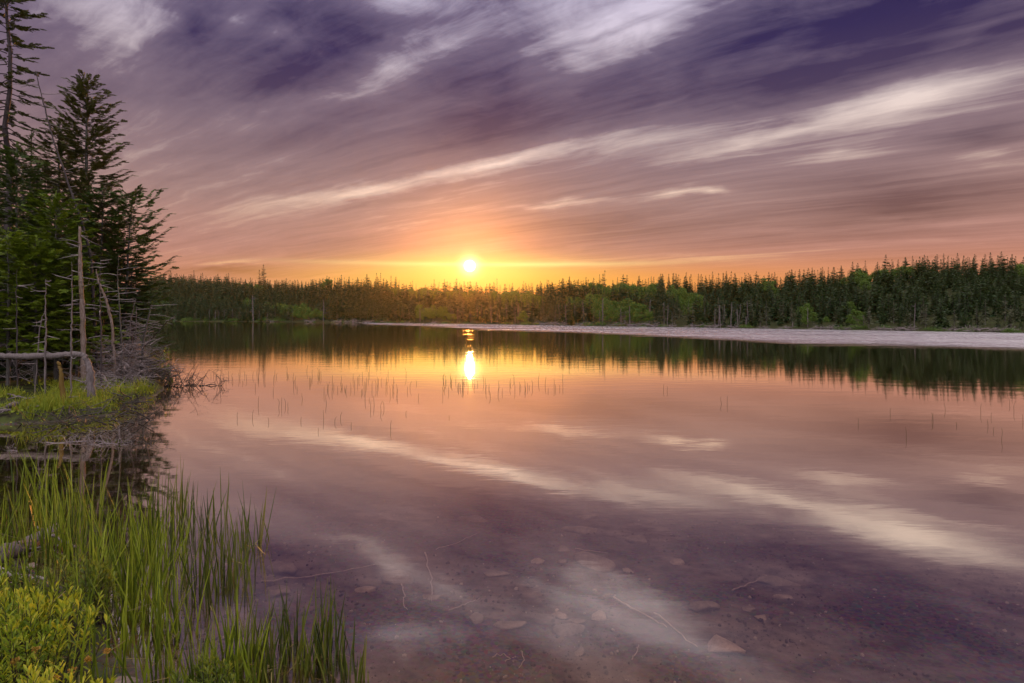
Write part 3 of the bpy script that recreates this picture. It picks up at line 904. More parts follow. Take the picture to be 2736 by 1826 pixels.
    for k in range(120):
        p_ = g.uniform(395, 760) if k < 62 else g.uniform(760, 2760)
        dep = float(shore_d(p_)) + g.uniform(-.2, 1.6) + (g.uniform(0, 4) if k < 62 else 0)
        x, y, z = far_at(p_, dep)
        s = g.uniform(.5, 1.15) * (1.25 if p_ < 760 else .8 if p_ < 1700 else .55)
        o = obj('shore_shrub', sh[k % 4], None, (x, y, max(z, 0) - .05), g.uniform(0, 6.28), (float(s) * 1.6, float(s), float(s)))
        tag(o, 'low fresh green shrub hugging the far waterline', 'shrub', 'shrubs of the far waterline')
build_far()

# ------------------------------------------------------------------ near conifers
def spray_template(seed, n=13):
    """One flat evergreen spray of unit length: an axis with side twigs, each a narrow tapering tuft."""
    g = np.random.default_rng(seed)
    V, Fq = [], []
    def tuft(p, d, L, w):
        d = np.array(d) / np.linalg.norm(d)
        q = np.array([-d[1], d[0], 0]) * w
        k = len(V)
        V.extend([p - q * .3, p + d * L * .45 - q + [0, 0, g.uniform(-.03, .03)], p + d * L, p + d * L * .45 + q + [0, 0, g.uniform(-.03, .03)]])
        Fq.append([k, k + 1, k + 2, k + 3])
    tuft(np.zeros(3), [1, 0, 0], .6, .05)
    tuft(np.array([.45, 0, -.01]), [1, 0, -.05], .55, .05)
    for i in range(n):
        x = .08 + .84 * i / (n - 1)
        L = .50 * (1 - x * .72) * g.uniform(.7, 1.2)
        for s in (-1, 1):
            p = np.array([x, 0, -.02 * x])
            a = math.radians(g.uniform(38, 58))
            d = [math.cos(a), s * math.sin(a), g.uniform(-.25, .08)]
            tuft(p, d, L, .046)
            if L > .25:
                tuft(p + np.array(d) * L * .4, [math.cos(a * .3), s * math.sin(a * .3), g.uniform(-.2, .1)], L * .5, .040)
    return np.array(V), np.array(Fq)
SPRAYS = [spray_template(40 + k) for k in range(4)]

def conifer(seed, H, R0, base=0.1, nbr=110, droop=0.35, power=0.8, lean=(0, 0), spray=0.42, dens=1.0, thin=0.0, side=None, dead_low=0, tipup=0.25, r0=None, top_power=None):
    """A near conifer: trunk with limbs, and a crown of many evergreen sprays along drooping branches."""
    g = np.random.default_rng(seed)
    spray *= .72
    mb, tk, dk = MB(), MB(), MB()
    r0 = r0 or H * .0125
    zz = np.linspace(-.5, H, 14)
    tx = lambda z: np.array([lean[0] * (z / H) ** 1.3 if z > 0 else 0.0, lean[1] * (max(z, 0) / H) ** 1.3, z])
    P = np.array([tx(z) for z in zz])
    P[1:-1, :2] += g.normal(0, H * .0022, (12, 2))
    add_tube(tk, P, np.linspace(r0 * 1.1, r0 * .10, 14), 8)
    items = [[], [], [], []]
    for i in range(nbr):
        t = (i + g.uniform(-.5, .5)) / nbr
        t = min(max(t, 0), 1)
        z = H * (base + (0.985 - base) * t)
        if g.random() < thin * (1 - abs(t - .5)):
            continue
        L = R0 * (1 - t) ** power * g.uniform(.6, 1.18) + .09 * min(1, R0)
        a = i * 2.399 + g.normal(0, .35)
        if side is not None:
            L *= 1 + side[1] * math.cos(a - side[0])
        dirh = np.array([math.cos(a), math.sin(a), 0])
        s = np.linspace(0, 1, 6)
        up = (-.15 + .75 * t)
        bz = up * s * L - droop * (1 - t * .7) * L * s ** 1.5 + tipup * L * s ** 3
        B = tx(z)[None] + dirh[None] * (s * L)[:, None]
        B[:, 2] += bz
        add_tube(tk, B, np.linspace(max(.004, r0 * .20 * (1 - t * .6)), .002, 6), 4, cap=False)
        ns = max(3, int(L / (spray * .16) * dens))
        for k in range(ns):
            q = .22 + .78 * (k + g.uniform(0, .8)) / ns
            q = min(q, 1)
            p = np.array([np.interp(q, s, B[:, j]) for j in range(3)])
            sg = 1 if k % 2 else -1
            ang = a + sg * g.uniform(.25, 1.0) * (1 - q * .6)
            sc = spray * g.uniform(.55, 1.05) * (.55 + .45 * (1 - q)) * min(1, L / .45 + .25)
            items[int(g.integers(0, 4))].append((math.cos(ang), math.sin(ang), (np.gradient(bz, s * L + 1e-6)[min(5, int(q * 5))]) * .6 + g.normal(-.06, .16), sc, *p))
        items[int(g.integers(0, 4))].append((*dirh[:2], up * .3, spray * .7 * min(1, L / .4 + .3), *B[-1]))
    for k in range(6):
        a = k * 1.05 + g.uniform(0, .5)
        items[k % 4].append((math.cos(a) * .6, math.sin(a) * .6, .9, spray * .42, *tx(H - .12 - .03 * k)))
    items[0].append((.05, .02, 1, spray * .5, *tx(H - .05)))
    for (Vt, Ft), it in zip(SPRAYS, items):
        if not it:
            continue
        A = np.array(it)
        zr = np.array([0, 0, 1.0]) + g.normal(0, .35, (len(A), 3))
        mb.add(*inst(Vt, Ft, frames(A[:, :3], zr, A[:, 3]), A[:, 4:7]))
    for k in range(dead_low):
        z = g.uniform(.03, base + .04) * H
        a = g.uniform(0, 6.28)
        L = R0 * g.uniform(.35, 1.1)
        e = tx(z) + np.array([math.cos(a) * L, math.sin(a) * L, -L * g.uniform(-.05, .5)])
        B = smooth_path([tx(z), (tx(z) + e) / 2 + [0, 0, .1 * L], e], 7, .01, g)
        add_tube(dk, B, np.linspace(.012, .003, 7), 4)
        for j in range(5):
            q = B[int(g.integers(2, 6))]
            e2 = q + g.normal(0, .16, 3) + (e - tx(z)) * .15
            add_tube(dk, [q, (q + e2) / 2 + g.normal(0, .02, 3), e2], [.005, .003, .002], 3)
    return mb, tk, dk

def near_tree(name, label, seed, px, top_y, dep, R0, mat, bark=None, leanpx=0, group=None, **kw):
    x = (px - CX) / F * dep
    z0 = gz(x, dep)
    topz = CAMH + (HY - top_y) / F * dep
    H = topz - z0
    cr, tk, dk = conifer(seed, H, R0, lean=(leanpx / F * dep, 0), **kw)
    r = thing(name, label, 'tree', (x, dep, z0), 0, group)
    obj('crown', cr.mesh('crown', mat), r)
    if dk.v:
        n0 = tk.n
        tk.v += dk.v
        tk.f += [(f + n0, 1) for f, _ in dk.f]
    obj('trunk', tk.mesh('trunk', [bark or M_BARK, M_TWIG]), r)
    return r

near_tree('spruce_tree', 'very tall thin spruce with bare lower trunk at the very edge of the lakeside wood', 21, 27, -260, 15.0, .85, M_DULL, leanpx=-14, bark=M_DARKBARK, base=.44, nbr=130, power=.35, droop=.55, spray=.36, thin=.15, dead_low=30, r0=.10)
near_tree('spruce_tree', 'dense dark spruce with a pointed top behind the leaning dead trunk', 22, 238, 205, 15.5, 1.25, M_DULL, leanpx=-6, base=.36, nbr=190, power=.55, droop=.25, spray=.40, thin=.1, tipup=.35, dead_low=14)
near_tree('spruce_tree', 'shorter dark spruce tucked against the shoulder of the pointed one', 23, 158, 318, 16.2, 1.15, M_DULL, base=.25, nbr=160, power=.55, spray=.40, dead_low=10)
near_tree('fir_tree', 'open crowned fir with a bent tip stretching branches over the lake', 24, 325, 522, 15.2, .88, M_SPRUCE, leanpx=30, base=.36, nbr=110, power=.32, droop=.2, spray=.40, thin=.2, side=(0.0, .2), dead_low=16, tipup=.4)
near_tree('fir_tree', 'full green fir standing before the very tall thin spruce', 25, 45, 392, 13.4, 1.35, M_SPRUCE, base=.14, nbr=150, power=.6, spray=.46, dead_low=10)
near_tree('fir_tree', 'slim young fir spire poking up beside the leaning dead trunk', 26, 84, 350, 17.0, .7, M_SPRUCE, base=.1, nbr=90, power=.8, spray=.34)
near_tree('fir_tree', 'bright green fir in the middle of the lakeside wood', 27, 150, 520, 12.8, 1.15, M_FIR, base=.24, nbr=120, power=.6, spray=.42, dead_low=12)
near_tree('fir_tree', 'low bright fir with tiered branches at the edge of the lakeside wood', 28, 22, 618, 11.8, .85, M_FIR, base=.27, nbr=80, power=.5, spray=.40, dead_low=8)
near_tree('fir_tree', 'leafy green fir between the pale trunk and the pointed spruce', 29, 272, 505, 15.0, 1.05, M_SPRUCE, base=.30, nbr=110, power=.5, spray=.40, dead_low=18)
near_tree('fir_tree', 'small drooping fir low beside the brush at the waterside', 30, 352, 700, 15.4, .72, M_SPRUCE, base=.30, nbr=70, power=.6, spray=.34, side=(0, .25), dead_low=10)
near_tree('fir_tree', 'young bright fir under the pale dead trunk', 31, 205, 690, 13.0, .75, M_FIR, base=.22, nbr=80, power=.6, spray=.36, dead_low=6)
near_tree('fir_tree', 'bright fir with spread lower branches near the thin grey poles', 32, 95, 640, 12.2, .95, M_FIR, base=.30, nbr=90, power=.55, spray=.42, dead_low=8)
for k, (p_, ty, dp, r_) in enumerate([(-60, 330, 17, 1.6), (-20, 430, 19, 1.6), (60, 470, 18.5, 1.5), (120, 440, 19, 1.5), (195, 500, 18.5, 1.4), (255, 590, 18, 1.2), (305, 640, 17.6, 1.0), (10, 560, 16, 1.4), (225, 640, 16.4, 1.0), (110, 600, 16.5, 1.2),
                                    (-140, 300, 15, 1.6), (-260, 380, 16, 1.7), (-130, 560, 12.5, 1.3), (-300, 260, 19, 1.8), (-420, 340, 15, 1.7)]):
    near_tree('fir_tree', 'shaded fir deep inside the lakeside wood', 60 + k, p_, ty, dp, r_, [M_DEEPSHADE, M_DULL, M_DEEPSHADE][k % 3], group='firs deep inside the lakeside wood', base=.07, nbr=110, power=.6, spray=.50)

# ------------------------------------------------------------------ dead trunks and logs of the near bank
def pole(name, label, cat, pts, rads, mat, dep, seed, nbr=6, brl=.4, bark=None, ground_from=None, sides=8, group=None, twig_mat=None, thick=.38):
    """A trunk through photo spots (x, y) at the given depths, with stubs; base put on the ground."""
    g = np.random.default_rng(seed)
    deps = np.broadcast_to(np.asarray(dep, float), (len(pts),))
    rads = np.asarray(rads, float) * thick
    P = np.array([at(x, y, d) for (x, y), d in zip(pts, deps)])
    b0 = P[0].copy()
    P = P - b0
    n = max(16, len(pts) * 7)
    Q = smooth_path(P, n, .006, g)
    mb, br = MB(), MB()
    rq = np.interp(np.linspace(0, 1, n), np.linspace(0, 1, len(rads)), rads)
    add_tube(mb, Q, rq * g.uniform(.86, 1.14, n), sides)
    for k in range(nbr):
        i = int(g.integers(int(n * .15), n - 1))
        a = g.uniform(0, 6.28)
        L = brl * g.uniform(.3, 1.2)
        e = Q[i] + np.array([math.cos(a) * L, math.sin(a) * L * .7, L * g.uniform(-.35, .25)])
        pth = smooth_path([Q[i], (Q[i] + e) / 2 + g.normal(0, .06 * L, 3), e], 6)
        add_tube(br, pth, np.linspace(.011, .003, 6), 4)
        if L > .25:
            e2 = pth[3] + (e - Q[i]) * .3 + g.normal(0, .08, 3)
            add_tube(br, [pth[3], e2], [.005, .002], 3)
    for V in br.v:
        pass
    base = mb.n
    mb.v += br.v
    mb.f += [(f + base, 1) for f, _ in br.f]
    return tag(obj(name, mb.mesh(name, [mat, twig_mat or M_TWIG], True), None, tuple(b0)), label, cat, group)

def footed(px, py, dep):
    """Photo spot for a foot on the ground at depth dep."""
    x = (px - CX) / F * dep
    return (px, HY + (CAMH - gz(x, dep) + .08) / dep * F)

pole('dead_tree', 'long dark dead trunk leaning across the front of the wood', 'dead tree', [footed(262, 0, 13.2), (243, 690), (232, 640), (208, 560), (150, 400), (120, 290), (95, 190)], [.085, .08, .075, .06, .045, .034, .02], M_DARKBARK, 13.2, 70, 26, .5)
pole('dead_tree', 'pale peeling dead trunk with hanging lichen in front of the firs', 'dead tree', [footed(224, 0, 12.2), (222, 900), (219, 800), (214, 700), (213, 606)], [.10, .092, .082, .06, .035], M_PALE, 12.2, 71, 22, .6, thick=.56)
pole('dead_tree', 'brown broken trunk tilting behind the pale peeling one', 'dead tree', [footed(308, 0, 13.0), (300, 870), (283, 800), (262, 748), (256, 720)], [.085, .08, .07, .05, .02], M_PALE, 13.0, 72, 7, .3)
pole('dead_tree', 'thin grey pole with cross twigs in front of the dark hollow of the wood', 'dead tree', [footed(120, 0, 10.9), (121, 930), (123, 870), (121, 800), (123, 745)], [.045, .042, .036, .022, .006], M_GREY, 10.9, 73, 8, .28)
pole('dead_tree', 'thin grey leaning stick propped against the cross twigged pole', 'dead tree', [footed(92, 0, 11.0), (105, 880), (118, 832)], [.028, .024, .012], M_GREY, 11.0, 74, 4, .25)
pole('dead_tree', 'straight grey pole standing behind the fallen log', 'dead tree', [footed(190, 0, 10.7), (190, 960), (191, 880), (193, 800), (191, 700)], [.042, .040, .034, .022, .006], M_GREY, 10.7, 75, 10, .26)
pole('dead_tree', 'slim grey stem nearest the shaded rim of the wood', 'dead tree', [footed(46, 0, 11.2), (45, 900), (43, 800), (46, 720)], [.036, .032, .02, .006], M_DARKBARK, 11.2, 76, 6, .24)
pole('dead_tree', 'reddish slim dead stem between log and brush', 'dead tree', [footed(270, 0, 12.0), (271, 900), (268, 830), (266, 758), (270, 690)], [.045, .042, .034, .02, .006], M_DARKBARK, 12.0, 77, 12, .32)
pole('dead_tree', 'grey crooked stem rising from the brush beside the water', 'dead tree', [footed(325, 0, 13.0), (324, 900), (318, 800), (313, 740), (318, 680)], [.05, .045, .036, .024, .006], M_BARK, 13.0, 78, 14, .42)
pole('dead_tree', 'dark gnarled stem on the lake side of the brush', 'dead tree', [footed(375, 0, 14.0), (385, 900), (396, 850), (405, 815)], [.075, .07, .05, .03], M_BARK, 14.0, 79, 12, .6)
pole('dead_tree', 'forked pale stem in the middle of the brush', 'dead tree', [footed(342, 0, 14.0), (345, 890), (352, 840), (362, 800)], [.04, .036, .028, .012], M_GREY, 14.0, 80, 12, .5)
pole('dead_tree', 'thin upright stem just behind the brush', 'dead tree', [footed(362, 0, 14.5), (363, 890), (366, 820)], [.032, .028, .014], M_GREY, 14.5, 81, 12, .5)
pole('dead_branch', 'bare dark branch slanting out of the brush over the lake', 'branch', [(380, 935), (410, 900), (440, 868), (457, 850)], [.04, .034, .024, .010], M_DKTWIG, 14.5, 82, 8, .3)
pole('fallen_log', 'smooth pale fallen log lying level at the foot of the trees', 'log', [(-10, 951), (60, 953), (140, 950), (215, 947), (232, 955)], [.085, .092, .095, .09, .07], M_GREY, 10.95, 83, 3, .2, thick=.62)
pole('log_stump', 'broken pale stump propping the end of the fallen log', 'stump', [footed(246, 0, 10.6), (240, 985), (229, 955)], [.13, .10, .085], M_GREY, 10.6, 84, 3, .3, thick=.55)
pole('mossy_stump', 'orange mossy stump on the grass below the log', 'stump', [footed(172, 0, 9.9), (163, 990), (155, 968)], [.12, .07, .055], M_MOSS, 9.9, 85, 0, .12)
def rest_on(pts, dep_pts, lift):
    out = []
    for px, d in zip(pts, dep_pts):
        x = (px - CX) / F * d
        out.append((px, HY + (CAMH - gz(x, d) - lift) / d * F))
    return out
def log_on(name, label, cat, pxs, deps, rads, mat, seed, lift=.03, **kw):
    return pole(name, label, cat, rest_on(pxs, deps, lift), rads, mat, deps, seed, **kw)
log_on('driftwood_stump', 'white hollow driftwood stump on the grass bank', 'driftwood', [22, 34, 50], [9.3, 9.45, 9.6], [.085, .115, .06], M_GREY, 86, .09, nbr=5, brl=.2)
log_on('driftwood', 'weathered driftwood chunk right below the hollow stump', 'driftwood', [-20, 5, 30], [9.1, 9.15, 9.2], [.06, .08, .03], M_GREY, 87, .06, nbr=3, brl=.15)
log_on('driftwood', 'grey driftwood limb with a fork up by the thin poles', 'driftwood', [20, 45, 80], [10.6, 10.4, 10.2], [.02, .045, .03], M_GREY, 88, .05, nbr=6, brl=.25)
log_on('driftwood', 'short driftwood branch with an upright prong on the grass', 'driftwood', [72, 92, 106], [9.7, 9.6, 9.5], [.03, .04, .015], M_GREY, 89, .04, nbr=6, brl=.22)
log_on('driftwood', 'bleached white driftwood lying at the dark edge of the bank', 'driftwood', [128, 140, 160], [8.85, 8.75, 8.7], [.03, .036, .008], M_GREY, 90, .05, nbr=7, brl=.16)
log_on('driftwood', 'long curved bleached root at the foot of the brush', 'driftwood', [340, 362, 385, 405], [12.8, 12.6, 12.4, 12.5], [.018, .035, .05, .03], M_GREY, 91, .09, nbr=6, brl=.4)
log_on('driftwood', 'bleached forked branch lying at the near side of the brush', 'driftwood', [290, 315, 340], [12.4, 12.0, 11.8], [.03, .026, .01], M_GREY, 92, .08, nbr=8, brl=.35)
log_on('driftwood', 'slanting bleached limb in front of the straight grey pole', 'driftwood', [180, 192, 205], [10.2, 10.4, 10.6], [.03, .028, .012], M_GREY, 93, .08, nbr=4, brl=.2)

# the brush of dead limbs at the point
def brush(name, label, px, dep, w, h, n, r, seed, mat, extra=None, group=None):
    x = (px - CX) / F * dep
    o = obj(name, tangle_mesh(seed, w, h, n, r, False, True).mesh(name, mat), None, (x, dep, max(gz(x, dep), 0)), 0)
    tag(o, label, 'brush', group)
brush('brush_pile', 'high grey heap of dead brush at the tip of the wooded point', 365, 14.2, 1.5, 1.25, 620, .006, 95, M_TWIG)
brush('brush_pile', 'bleached heap of dead brush under the reddish slim stem', 308, 13.0, 1.3, 1.0, 480, .006, 96, M_TWIG)
brush('brush_pile', 'dark low brush reaching into the water at the tip of the point', 408, 14.2, 1.1, .7, 330, .0055, 97, M_DKTWIG)
brush('brush_pile', 'low dead brush between the stump and the bleached heap', 262, 11.6, 1.0, .45, 140, .007, 98, M_TWIG)
brush('brush_pile', 'tangled dead twigs lining the dark edge of the grass bank', 215, 8.9, 1.5, .26, 150, .0055, 99, M_DKTWIG)
brush('brush_pile', 'dark twigs along the water below the brush heap', 330, 10.6, 1.0, .30, 200, .006, 94, M_DKTWIG)
o = obj('shore_shrub', shrub_mesh(590, .65, .75, 420, .07).mesh('shore_shrub', M_GALE2), None, (*at(432, 0, 15.0)[:2], .0))
tag(o, 'dark rounded shrub growing at the outermost tip of the brush', 'shrub')

def twig_tree(name, label, base_px, base_py, n, spread, h, seed, mat, r=.006, up=.5, group=None):
    """Half sunken branch tips standing out of the water, placed on the water plane."""
    g = np.random.default_rng(seed)
    p0 = on(base_px, base_py)
    mb = MB()
    for k in range(n):
        a = np.array([g.uniform(-spread, spread), g.normal(0, spread * .12), -.05])
        hh = h * g.uniform(.35, 1.0)
        e = a + np.array([g.normal(0, .5) * hh, g.normal(0, .25) * hh, hh * g.uniform(.3, 1.1)])
        P = smooth_path([a, (a + e) / 2 + g.normal(0, .16 * hh, 3), e, e + g.normal(0, .18 * hh, 3)], 7)
        add_tube(mb, P, np.linspace(r, r * .4, 7), 4)
        for _ in range(2):
            q = P[int(g.integers(2, 6))]
            add_tube(mb, [q, q + g.normal(0, .14 * hh, 3) + [0, 0, .06 * hh], q + g.normal(0, .3 * hh, 3)], [r * .6, r * .5, r * .3], 3)
    add_tube(mb, smooth_path([(-spread * 1.1, 0, .01), (0, .05, .02), (spread, -.03, .01)], 8, .012, g), np.linspace(r * 2.4, r, 8), 5)
    o = obj(name, mb.mesh(name, mat), None, tuple(p0), 0)
    return tag(o, label, 'branch', group)
twig_tree('sunken_branch', 'thick comb of dark branch tips standing in the water off the point', 468, 1032, 60, .52, .62, 201, M_DKTWIG)
twig_tree('sunken_branch', 'dark forked twigs rising from the water past the comb of branch tips', 512, 1030, 9, .14, .36, 202, M_DKTWIG)
twig_tree('sunken_branch', 'single crooked twig alone in the water past the forked twigs', 536, 1032, 2, .03, .32, 203, M_DKTWIG, .006)
twig_tree('sunken_branch', 'outermost sunken branch with long curved twigs in the open water', 568, 1031, 10, .24, .50, 204, M_DKTWIG, .006)
twig_tree('sunken_branch', 'bare limbs trailing on the water behind the comb of branch tips', 440, 992, 16, .5, .42, 205, M_DKTWIG)
twig_tree('sunken_branch', 'pale curved twigs breaking the black water of the cove', 215, 1185, 14, .42, .22, 206, M_TWIG, .0045)
twig_tree('sunken_branch', 'upright pale twigs in the black water near the reeds', 295, 1190, 16, .26, .34, 207, M_TWIG, .0045)
twig_tree('sunken_branch', 'dark forked twigs in the reflection of the point', 372, 1186, 12, .18, .18, 208, M_DKTWIG, .0045)
twig_tree('sunken_branch', 'two small pale twigs in the black cove beside the reeds', 35, 1208, 4, .07, .16, 209, M_TWIG, .004)

# ------------------------------------------------------------------ reeds and grass
def blades(mb, base, tip, width, g, sides=3, bend=None, mat=0, segs=5):
    """Many thin tapering stems from base to tip points (k,3), bent by a random curve."""
    k = len(base)
    t = np.linspace(0, 1, segs)
    mid_ = (base + tip) / 2
    mid_[:, :2] += (base - tip)[:, :2] * .28
    if bend is not None:
        mid_ = mid_ + bend
    P = ((1 - t) ** 2)[None, :, None] * base[:, None] + (2 * t * (1 - t))[None, :, None] * mid_[:, None] + (t ** 2)[None, :, None] * tip[:, None]
    w = width[:, None] * np.interp(t, [0, .25, .8, 1], [.85, 1, .6, .08])[None]
    th0 = g.uniform(0, 6.28, k)
    th = th0[:, None] + np.arange(sides)[None] * 2 * np.pi / sides
    ring = np.stack([np.cos(th), np.sin(th), np.zeros_like(th)], -1)
    V = P[:, :, None] + w[:, :, None, None] * ring[:, None]
    i, j = np.meshgrid(np.arange(segs - 1), np.arange(sides), indexing='ij')
    a, b2 = i * sides + j, i * sides + (j + 1) % sides
    Q = np.stack([a, b2, b2 + sides, a + sides], -1).reshape(-1, 4)
    Fo = Q[None] + (np.arange(k) * segs * sides)[:, None, None]
    mb.add(V.reshape(-1, 3), Fo.reshape(-1, 4), mat)

def reed_points(g, poly_px, n, z=0.0):
    """n random spots on the water plane inside an outline given in photo spots."""
    W_ = np.array([on(x, y)[:2] for x, y in poly_px])
    lo, hi_ = W_.min(0), W_.max(0)
    out = np.zeros((0, 2))
    off = g.uniform(0, 50)
    while len(out) < n:
        q = g.uniform(lo, hi_, (n * 3, 2))
        out = np.concatenate([out, q[(seg_dist(q[:, 0], q[:, 1], W_) > 0) & (vnoise(q[:, 0] + off, q[:, 1] + off, .22, 3) + g.normal(0, .16, len(q)) > .06)]])
    return out[:n]

def reed_set(mb, g, pts, h, w=.0048, lean=.17, clump=0.0, dry=.05):
    k = len(pts)
    z = np.minimum(ground_z(pts[:, 0], pts[:, 1]), 0.15) - .02
    base = np.column_stack([pts, z])
    hh = g.uniform(h[0], h[1], k) * np.where(g.random(k) < .25, .6, 1)
    d_ = g.normal(0, lean, (k, 2)) * hh[:, None]
    tip = np.column_stack([pts + d_, np.maximum(z, 0) + hh])
    bend = np.column_stack([g.normal(0, .03, (k, 2)) * hh[:, None], np.zeros(k)])
    blades(mb, base, tip, w * g.uniform(.7, 1.25, k), g, 3, bend)
    # some stems have snapped over
    nb = int(k * dry)
    if nb:
        s = g.integers(0, k, nb)
        b0 = base[s] + np.column_stack([np.zeros((nb, 2)), hh[s] * g.uniform(.2, .6, nb)])
        a = g.uniform(0, 6.28, nb)
        L = hh[s] * g.uniform(.25, .6, nb)
        tip2 = b0 + np.column_stack([np.cos(a) * L, np.sin(a) * L, -L * g.uniform(-.1, .7, nb)])
        blades(mb, b0, tip2, w * .8 * np.ones(nb), g, 3, None, 1, 4)

def build_reeds():
    g = np.random.default_rng(21)
    mb = MB()
    reed_set(mb, g, reed_points(g, [(-260, 1340), (40, 1325), (160, 1320), (240, 1340), (290, 1410), (270, 1480), (120, 1500), (-60, 1470), (-260, 1500)], 280), (.28, .55), dry=.16)
    reed_set(mb, g, reed_points(g, [(-200, 1440), (120, 1430), (300, 1450), (330, 1560), (300, 1700), (200, 1640), (0, 1560), (-200, 1600)], 230), (.28, .52), dry=.16)
    reed_set(mb, g, reed_points(g, [(280, 1420), (420, 1430), (500, 1500), (500, 1640), (440, 1790), (330, 1760), (290, 1600)], 200), (.26, .50), dry=.22)
    reed_set(mb, g, reed_points(g, [(330, 1640), (600, 1700), (690, 1800), (700, 1880), (500, 1900), (330, 1840)], 170), (.16, .36), dry=.28)
    reed_set(mb, g, reed_points(g, [(-200, 1640), (120, 1660), (300, 1740), (420, 1900), (200, 2000), (-200, 1900)], 100), (.30, .55), dry=.16)
    tag(obj('reeds', mb.mesh('reeds', [M_REED, M_DRYREED])), kind='stuff')
    # clumps that stand apart
    def clump(label, px, py, n, rad, h, seed, lean=.14, w=.0048, dry=.2):
        w, dry, n = w * 1.15, min(.9, dry * 1.5), int(n * 1.15)
        g2 = np.random.default_rng(seed)
        p = on(px, py)
        m2 = MB()
        pts = p[:2] + g2.normal(0, rad, (n, 2))
        reed_set(m2, g2, pts, (h[0], h[1] * 1.08), w, lean, dry=dry)
        for V in m2.v:
            V -= [p[0], p[1], 0]
        tag(obj('reed_clump', m2.mesh('reed_clump', [M_DARKREED, M_DRYREED]), None, (p[0], p[1], 0)), label, 'reeds')
    clump('outermost tall dark reed clump with snapped stems reaching furthest into the lake', 668, 1452, 18, .075, (.22, .42), 31, .20, .0045, .5)
    clump('tall narrow trio of reeds whose tips rise highest over the water', 588, 1380, 5, .025, (.30, .50), 32, .10, .0042, .2)
    clump('reed clump with crossed stems beside the highest trio', 545, 1425, 18, .09, (.22, .36), 33, .22, .0046, .5)
    clump('single stout reed and short companions apart from the reed bed', 484, 1345, 6, .05, (.14, .42), 34, .12, .0042, .1)
    clump('slim upright reeds between the stout reed and the crossed stems', 512, 1390, 8, .05, (.20, .32), 35, .08, .003, .1)
    clump('dense upright reeds on the lake side of the reed bed', 450, 1400, 34, .11, (.28, .46), 36, .12, .0046, .1)
    clump('reeds thinning out toward the sunken stones', 600, 1580, 30, .11, (.22, .40), 37, .16, .0048, .3)
    clump('green reeds bunched before the outermost tall clump', 560, 1530, 26, .10, (.22, .38), 38, .16, .0048, .3)
    clump('mid sized reed tuft where the bottom row of reeds begins', 690, 1748, 20, .06, (.14, .30), 39, .18, .0046, .3)
    clump('slanting reed tuft in the middle of the bottom row', 775, 1758, 24, .07, (.16, .34), 40, .2, .0046, .4)
    clump('tall reed tuft with a snapped tangle in the bottom row', 880, 1742, 24, .06, (.14, .36), 41, .2, .0046, .6)
    clump('reed tuft with fallen yellow stems in the bottom row', 835, 1772, 18, .07, (.12, .28), 42, .25, .0046, .7)
    clump('last small reed tuft at the open end of the bottom row', 968, 1822, 9, .035, (.10, .20), 43, .3, .0046, .4)
    clump('low reed tuft beside the last small one', 905, 1815, 12, .05, (.10, .22), 44, .25, .0044, .5)
    clump('crowded low reeds behind the small dark shrub', 740, 1810, 30, .09, (.12, .26), 45, .22, .0044, .4)
build_reeds()

def build_grass():
    g = np.random.default_rng(22)
    mb = MB()
    n = 5200
    q = np.column_stack([g.uniform(-13, -6.0, n * 3), g.uniform(8.8, 12.5, n * 3)])
    sdv = seg_dist(q[:, 0], q[:, 1], BANK)
    patch = vnoise(q[:, 0], q[:, 1], .9, 9)
    q = q[(sdv > .02) & (sdv < 2.4) & (patch > -.16 + .12 * np.clip(sdv - 1.2, 0, 1))][:n]
    z = ground_z(q[:, 0], q[:, 1])
    hh = g.uniform(.06, .25, len(q)) * (1 + vnoise(q[:, 0], q[:, 1], .5, 10) * .9)
    base = np.column_stack([q, z - .02])
    tip = base + np.column_stack([g.normal(0, .07, (len(q), 2)), hh])
    blades(mb, base, tip, g.uniform(.003, .007, len(q)), g, 3, None, 0, 3)
    # taller tufts along the dark water's edge
    e = q[(seg_dist(q[:, 0], q[:, 1], BANK) < .35) & (g.random(len(q)) < .35)]
    ze = ground_z(e[:, 0], e[:, 1])
    base = np.column_stack([e, ze - .02])
    tip = base + np.column_stack([g.normal(0, .06, (len(e), 2)), g.uniform(.15, .34, len(e))])
    blades(mb, base, tip, g.uniform(.004, .007, len(e)), g, 3, None, 0, 4)
    # low creeping growth between the tufts
    k = 6000
    q2 = q[g.integers(0, len(q), k)] + g.normal(0, .12, (k, 2))
    P = np.column_stack([q2, ground_z(q2[:, 0], q2[:, 1]) + g.uniform(.0, .07, k)])
    lf = np.array([[-.5, -.25, 0], [.1, -.35, .1], [.6, 0, 0], [0, .35, -.05]])
    mb.add(*inst(lf, np.array([[0, 1, 2, 3]]), frames(g.normal(0, 1, (k, 3)), np.array([0, 0, 1.]) + g.normal(0, .5, (k, 3)), g.uniform(.02, .06, k)), P), 0)
    tag(obj('grass', mb.mesh('grass', M_GRASS)), kind='stuff')
build_grass()

